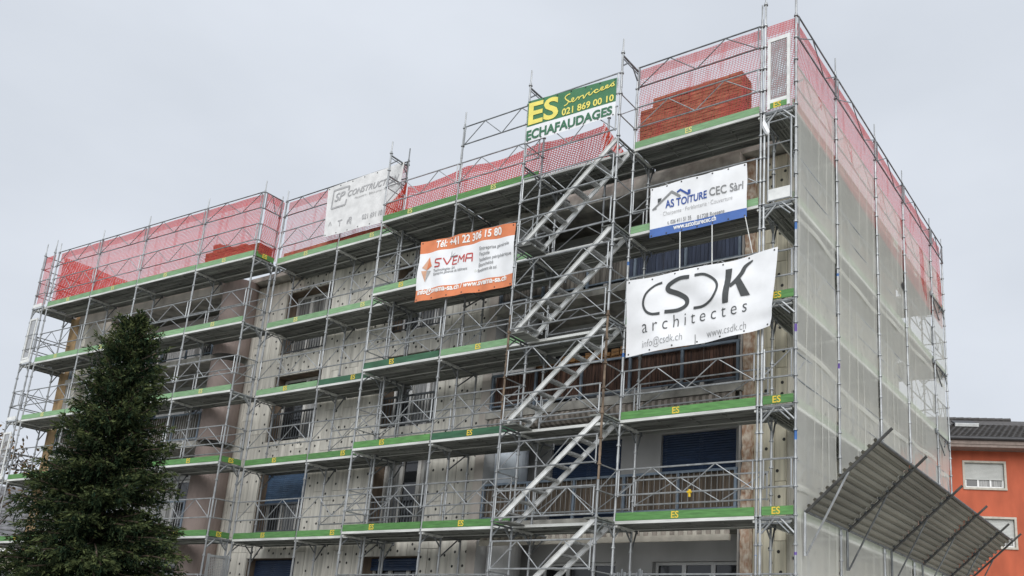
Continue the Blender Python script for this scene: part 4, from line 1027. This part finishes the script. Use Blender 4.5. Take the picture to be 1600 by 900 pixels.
def spruce():
    br = MB(); P = []; D = []; S = []; TN = []; z = 0.8
    while z < TH-.15:
        dn = TH-z; t = dn/TH
        rad = float(np.interp(dn, [0, .25, .54, 1.26, 2.8, 3.7, 4.6, 5.5, 7.6], [.04, .10, .40, .70, 1.02, 1.24, 1.52, 1.84, 2.15]))
        nb = int(4+2.6*t)
        for k in range(nb):
            az = rng.uniform(0, 6.283); ln = rad*rng.uniform(.70, 1.12)
            # a few gaps and a few long stray boughs give the uneven outline
            u = math.sin(az*3.0+z*1.7)*math.sin(az*1.0-z*2.3); ln *= 1+.11*u
            if rng.random() < .08: ln *= .55
            if rng.random() < .07: ln *= 1.16
            dr = np.array([math.cos(az), math.sin(az), 0]); zz = z+rng.uniform(-.12, .12)
            el0 = .55*(1-t) - .10*t + rng.uniform(-.16, .16); droop = .22+.34*t
            n = max(5, int(ln/.075)); ss = np.linspace(.10, 1, n)
            pts = np.array([0, 0, zz]) + dr*(ss[:, None]*ln); pts[:, 2] += el0*ln*ss - droop*ln*ss**2*.9 + .42*ln*np.clip(ss-.5, 0, 1)**1.2
            pts += np.cumsum(rng.normal(0, .006, pts.shape), 0)
            tang = norm(np.gradient(pts, axis=0))
            for a, b in zip(pts[::3], pts[3::3]): br.tube(tuple(a), tuple(b), .010+.012*t, 4, caps=False)
            side = np.array([-math.sin(az), math.cos(az), 0]); bt = rng.uniform(-.14, .14)
            roll = rng.uniform(-.5, .5)
            for i in range(n):
                s_ = ss[i]; w_ = ln*.30*(1-s_*.78)*(.35+.65*min(1, s_*2.5))*rng.uniform(.6, 1.2)
                for sg in (-1, 1):
                    m_ = max(1, int(w_/.055)); sd = side*sg + np.array([0, 0, roll*sg])
                    for j in range(m_+1):
                        q = (j+rng.uniform(.1, .9))/(m_+1)
                        p = pts[i] + sd*w_*q + tang[i]*w_*q*.6 + np.array([0, 0, -.30*w_*q*q - rng.uniform(0, .07)]) + rng.normal(0, .022, 3)
                        d = norm(sd*.5 + tang[i]*.8 + np.array([0, 0, rng.uniform(-.55, .45)]))
                        P.append(p); D.append(d); S.append(rng.uniform(.07, .125)); TN.append(.20*s_+.12*q+bt+rng.uniform(-.15, .15)+(.42 if (j == m_ or s_ > .86) and rng.random() < .55 else 0))  # tone paints light in: olive tips brightened as lit, inner needles darkened as shade
                # hanging twigs under the bough
                if rng.random() < .7:
                    for j in range(3):
                        p = pts[i]+rng.normal(0, .03, 3)+np.array([0, 0, -.06-.07*j]); P.append(p); D.append(norm(tang[i]*.4+np.array([0, 0, -1.0])+rng.normal(0, .3, 3))); S.append(.09); TN.append(.12+rng.uniform(-.1, .15))
        z += .055 + .045*t
    for k in range(60):       # leader
        zz = TH-.85+.85*k/59; a = rng.uniform(0, 6.28); P.append(np.array([0, 0, zz])+rng.normal(0, .03*(1-k/60)+.006, 3)); D.append(norm(np.array([math.cos(a)*.7, math.sin(a)*.7, .8]))); S.append(.10); TN.append(rng.uniform(.1, .5))
    P, D, S, TN = np.array(P), norm(np.array(D)), np.array(S), np.array(TN)
    V = []; tn = []
    for rep, (spread, lk, wk) in enumerate([(0.0, 1.35, .13), (.6, .85, .13), (.8, .75, .14), (1.0, .65, .15)]):
        n = len(P); d = norm(D + rng.normal(0, 1, (n, 3))*spread*.62 + 1e-6)
        up = norm(np.cross(d, rng.normal(0, 1, (n, 3)))); ln = (S*lk)[:, None]; wd = (S*wk)[:, None]
        b = P + D*(S*rng.uniform(-.1, .5, n))[:, None]
        q = np.stack([b-up*wd*.35, b+d*ln*.5-up*wd, b+d*ln, b+d*ln*.5+up*wd], 1); V.append(q.reshape(-1, 3)); tn.append(np.clip(TN+rng.uniform(-.12, .12, n), 0, 1))
    return br, np.concatenate(V), np.concatenate(tn)
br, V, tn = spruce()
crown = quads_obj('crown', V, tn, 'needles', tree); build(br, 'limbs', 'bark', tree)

# ------------------------------------------------------------------ orange house behind on the right
OD = 42/34.; OA = R(26.0)
Ax, Ay, Az = 5.805+(-1.05-5.805)*OD, -14.9+(18.40+14.9)*OD, 1.598+(9.13-1.598)*OD
house = thing('orange_house', 'orange rendered house with dark tiled roof beyond the canopy', 'house', (Ax, Ay, 0), OA)
Zt = Az                                   # head of upper window trim
def hz(z): return 1.598+(z-1.598)*OD
ez, e2 = hz(9.49), hz(9.81)
hb = MB(); ho = [(.10, 1.72, hz(8.17), Zt-.10), (.62, 2.02, hz(6.14), hz(7.10)), (4.2, 5.8, hz(8.17), Zt-.10)]
holes(hb, -4, 9, 0, ez, ho, 0, .22, 0, 1); hb.quad((9,0,0),(9,8,0),(9,8,ez),(9,0,ez)); hb.quad((-4,8,0),(-4,0,0),(-4,0,ez),(-4,8,ez)); hb.quad((-4,8,ez),(9,8,ez),(9,8,0),(-4,8,0))
build(hb, 'wall', ['orange_wall', 'trim'], house)
for (a, b_, c, d_) in ho:
    f = MB(); tw = .09
    f.box(a-tw, b_+tw, -.03, .04, d_, d_+tw); f.box(a-tw, b_+tw, -.05, .05, c-tw, c); f.box(a-tw, a, -.028, .038, c, d_); f.box(b_, b_+tw, -.028, .038, c, d_)
    wn_ = build(f, 'window', 'trim', house)
    k = MB(); g0 = c+.02; g1 = c+(d_-c)*.36; k.box(a+.01, b_-.01, .10, .15, g0, g0+.05); n = 3
    for i in range(4):
        xx = a+.04+(b_-a-.08)*i/3; k.box(xx-.035, xx+.035, .101, .149, g0+.05, g1)
    build(k, 'frame', 'frame_white', wn_)
    for i in range(3):
        xx = a+.04+(b_-a-.08)*i/3; x2 = a+.04+(b_-a-.08)*(i+1)/3; k = MB(); k.quad((xx+.03,.13,g0),(x2-.03,.13,g0),(x2-.03,.13,g1),(xx+.03,.13,g1)); build(k, 'pane', 'glass' if i == 0 else 'pane_curtain', wn_)
    link('shutter', shutter_mesh(b_-a-.02, d_-g1-.02, 'blind_grey'), wn_, (a+.01, .09, g1+.02))
build(MB().box(-4.6, 9.6, -.75, .0, ez-.02, ez+.10).box(-4.6, 9.6, -.78, -.70, ez+.101, e2-.10), 'eave', 'eave', house)
build(MB().tube((-4.6, -.82, e2-.05), (9.6, -.82, e2-.05), .09, 10), 'gutter', 'gutter', house)
rp = math.atan(0.50); RW = 14.4
tile = cached('tile', lambda: (lambda mb: (mb.quad((0,0,0),(.11,0,.025),(.11,.40,.005),(0,.40,-.02)), mb.quad((.11,0,.025),(.25,0,.0),(.25,.40,-.02),(.11,.40,.005)), mb.quad((0,0,-.02),(.25,0,-.02),(.25,0,.0),(.11,0,.025)), mb)[-1])(MB()).mesh('roof_tile', ['roof_tile']))
roof = build(MB().quad((-4.7,-.8,0),(9.7,-.8,0),(7.2,4.2,2.5),(-2.2,4.2,2.5)) or MB(), 'roof', 'roof_tile', house) if False else None
rb = MB(); rb.quad((-4.7,-.80,e2-.03),(9.7,-.80,e2-.03),(6.9,4.2,e2+2.1),(-4.7,4.2,e2+2.1)); rb.quad((9.7,-.8,e2-.03),(9.7,9.2,e2-.03),(6.9,4.2,e2+2.1),(6.9,4.2,e2+2.1)) if False else rb.tri((9.7,-.8,e2-.03),(9.7,9.2,e2-.03),(6.9,4.2,e2+2.1)); rb.quad((9.7,9.2,e2-.03),(-4.7,9.2,e2-.03),(-4.7,4.2,e2+2.1),(6.9,4.2,e2+2.1))
roof = build(rb, 'roof', 'roof_tile', house)
sl = Vector((0, 5.0, 2.13)); slen = sl.length; ang_r = math.atan2(2.13, 5.0)
row = 0; nt_ = 0
while row*.33 < slen-.1:
    yy = -.80+row*.33*math.cos(ang_r); zz = e2-.0+row*.33*math.sin(ang_r)
    for c in range(22):
        o = link('roof_tile', tile, roof, (-1.6+c*.25+(.12 if row % 2 else 0), yy, zz+.012)); o.rotation_euler = (ang_r-.06, 0, 0); nt_ += 1
    row += 1
    if row > 11: break
for c in range(16):
    xx = -2.4+c*.36; o = build(MB().tube((0,0,0),(.40,0,.02),.11,8), 'ridge_tile', 'roof_tile', roof, (xx, 4.2, e2+2.12)) if c == 0 else link('ridge_tile', o.data, roof, (xx, 4.2, e2+2.12))
sk = MB(); sk.box(.5, 1.45, 0, .08, 0, .9); sky_w = build(sk, 'skylight', 'gutter', roof, (-.2, 1.9, e2+1.32)); sky_w.rotation_euler = (ang_r-math.pi/2+.0, 0, 0)
build(MB().box(.46, 1.49, -.02, .12, -.10, 0.0), 'skylight_sill', 'white_paint', sky_w)

# ------------------------------------------------------------------ far left: slate roofed house and a bare autumn tree
hs = thing('slate_house', 'low house with grey slate roof behind the far left scaffold foot', 'house', (-39, 5.5, 0), R(38))
hb = MB(); hb.box(-6, 6, 0, 8, 0, 4.9); build(hb, 'wall', 'house_wall', hs)
hb = MB(); hb.quad((-6.4,-.5,4.9),(6.4,-.5,4.9),(5.4,4,8.3),(-5.4,4,8.3)); hb.quad((6.4,8.5,4.9),(-6.4,8.5,4.9),(-5.4,4,8.3),(5.4,4,8.3)); hb.tri((6.4,-.5,4.9),(6.4,8.5,4.9),(5.4,4,8.3)); hb.tri((-6.4,8.5,4.9),(-6.4,-.5,4.9),(-5.4,4,8.3))
for k in range(14):
    f = k/14; y0_, z0_ = -.5+4.5*f, 4.9+3.4*f; hb.box(-6.4+f, 6.4-f, y0_-.03, y0_, z0_-.01, z0_+.035)
build(hb, 'roof', 'slate', hs); build(MB().box(-6.45, 6.45, -.62, -.5, 4.72, 4.92), 'gutter', 'white_paint', hs)
for x in (-3.5, 0, 3.5): build(MB().box(x-.5, x+.5, -.03, .0, 2.6, 4.0), 'window', 'glass', hs)
def bare_tree(loc, h, seed, label):
    t_ = thing('autumn_tree', label, 'tree', loc, 0); r = random.Random(seed); mb = MB(); tips = []
    def grow(p, d_, ln, rad, dep):
        q = p + d_*ln; mb.tube(tuple(p), tuple(q), rad, 5, caps=False, r2=rad*.7)
        if dep == 0: tips.append(q); return
        if dep < 3: tips.append(q)
        for _ in range(3):
            nd = (d_ + Vector((r.uniform(-1,1), r.uniform(-1,1), r.uniform(-.2,.7)))*.6).normalized(); grow(q, nd, ln*r.uniform(.62,.82), rad*.62, dep-1)
    grow(Vector((0,0,0)), Vector((0,0,1)), h*.30, .16, 5)
    build(mb, 'trunk', 'bark', t_)
    P = np.array([tuple(p) for p in tips]); P = np.repeat(P, 5, 0)+rng.normal(0, .28, (len(P)*5, 3)); n = len(P); d_ = norm(rng.normal(0, 1, (n, 3))); u_ = norm(np.cross(d_, rng.normal(0, 1, (n, 3))))
    V = np.stack([P, P+d_*.10+u_*.06, P+d_*.2, P+d_*.10-u_*.06], 1).reshape(-1, 3); quads_obj('crown', V, rng.uniform(0, 1, n), 'leaves', t_)
bare_tree((-33.5, 2.2, 0), 9.5, 3, 'thin brownish tree beyond the far left scaffold')

# ------------------------------------------------------------------ bundle of guard rails hung at the foot of the stairs
hb = thing('rail_bundle', 'dark bundle of spare scaffold rails hanging beside the stair foot', 'scaffold parts', (-3.45, -.25, 2.9))
mb = MB(); r = random.Random(2)
for k in range(12):
    x = k*.055; mb.tube((x, r.uniform(-.05, .05), -.9), (x+r.uniform(-.02, .05), r.uniform(-.05, .05), .34+r.uniform(-.05, .04)), .017, 6)
build(mb, 'rails', 'galv_dark', hb); build(MB().tube((-.06, -.06, .2), (.68, -.06, .16), .016, 6), 'cross_tube', 'steel_dark', hb)

# ------------------------------------------------------------------ white plastic bag tied under the top lift, near corner
pb = thing('plastic_bag', 'small white plastic bag tied under the top lift at the near corner', 'bag', (-.60, -.06, 11.72))
bm = bmesh.new(); bmesh.ops.create_icosphere(bm, subdivisions=3, radius=1)
for v in bm.verts:
    k = .75+.25*math.sin(5*v.co.x+3*v.co.z)*math.cos(4*v.co.y); taper = 1-.6*max(0, v.co.z)
    v.co = Vector((v.co.x*.075*k*taper+.05*v.co.z*-1, v.co.y*.06*k*taper, v.co.z*.19+.12))
me = bpy.data.meshes.new('bag_body'); bm.to_mesh(me); bm.free(); me.materials.append(M['pvc_white']); link('bag_body', me, pb)
build(MB().tube((-.05, 0, .28), (-.06, .05, .44), .01, 5), 'bag_tie', 'pvc_white', pb)
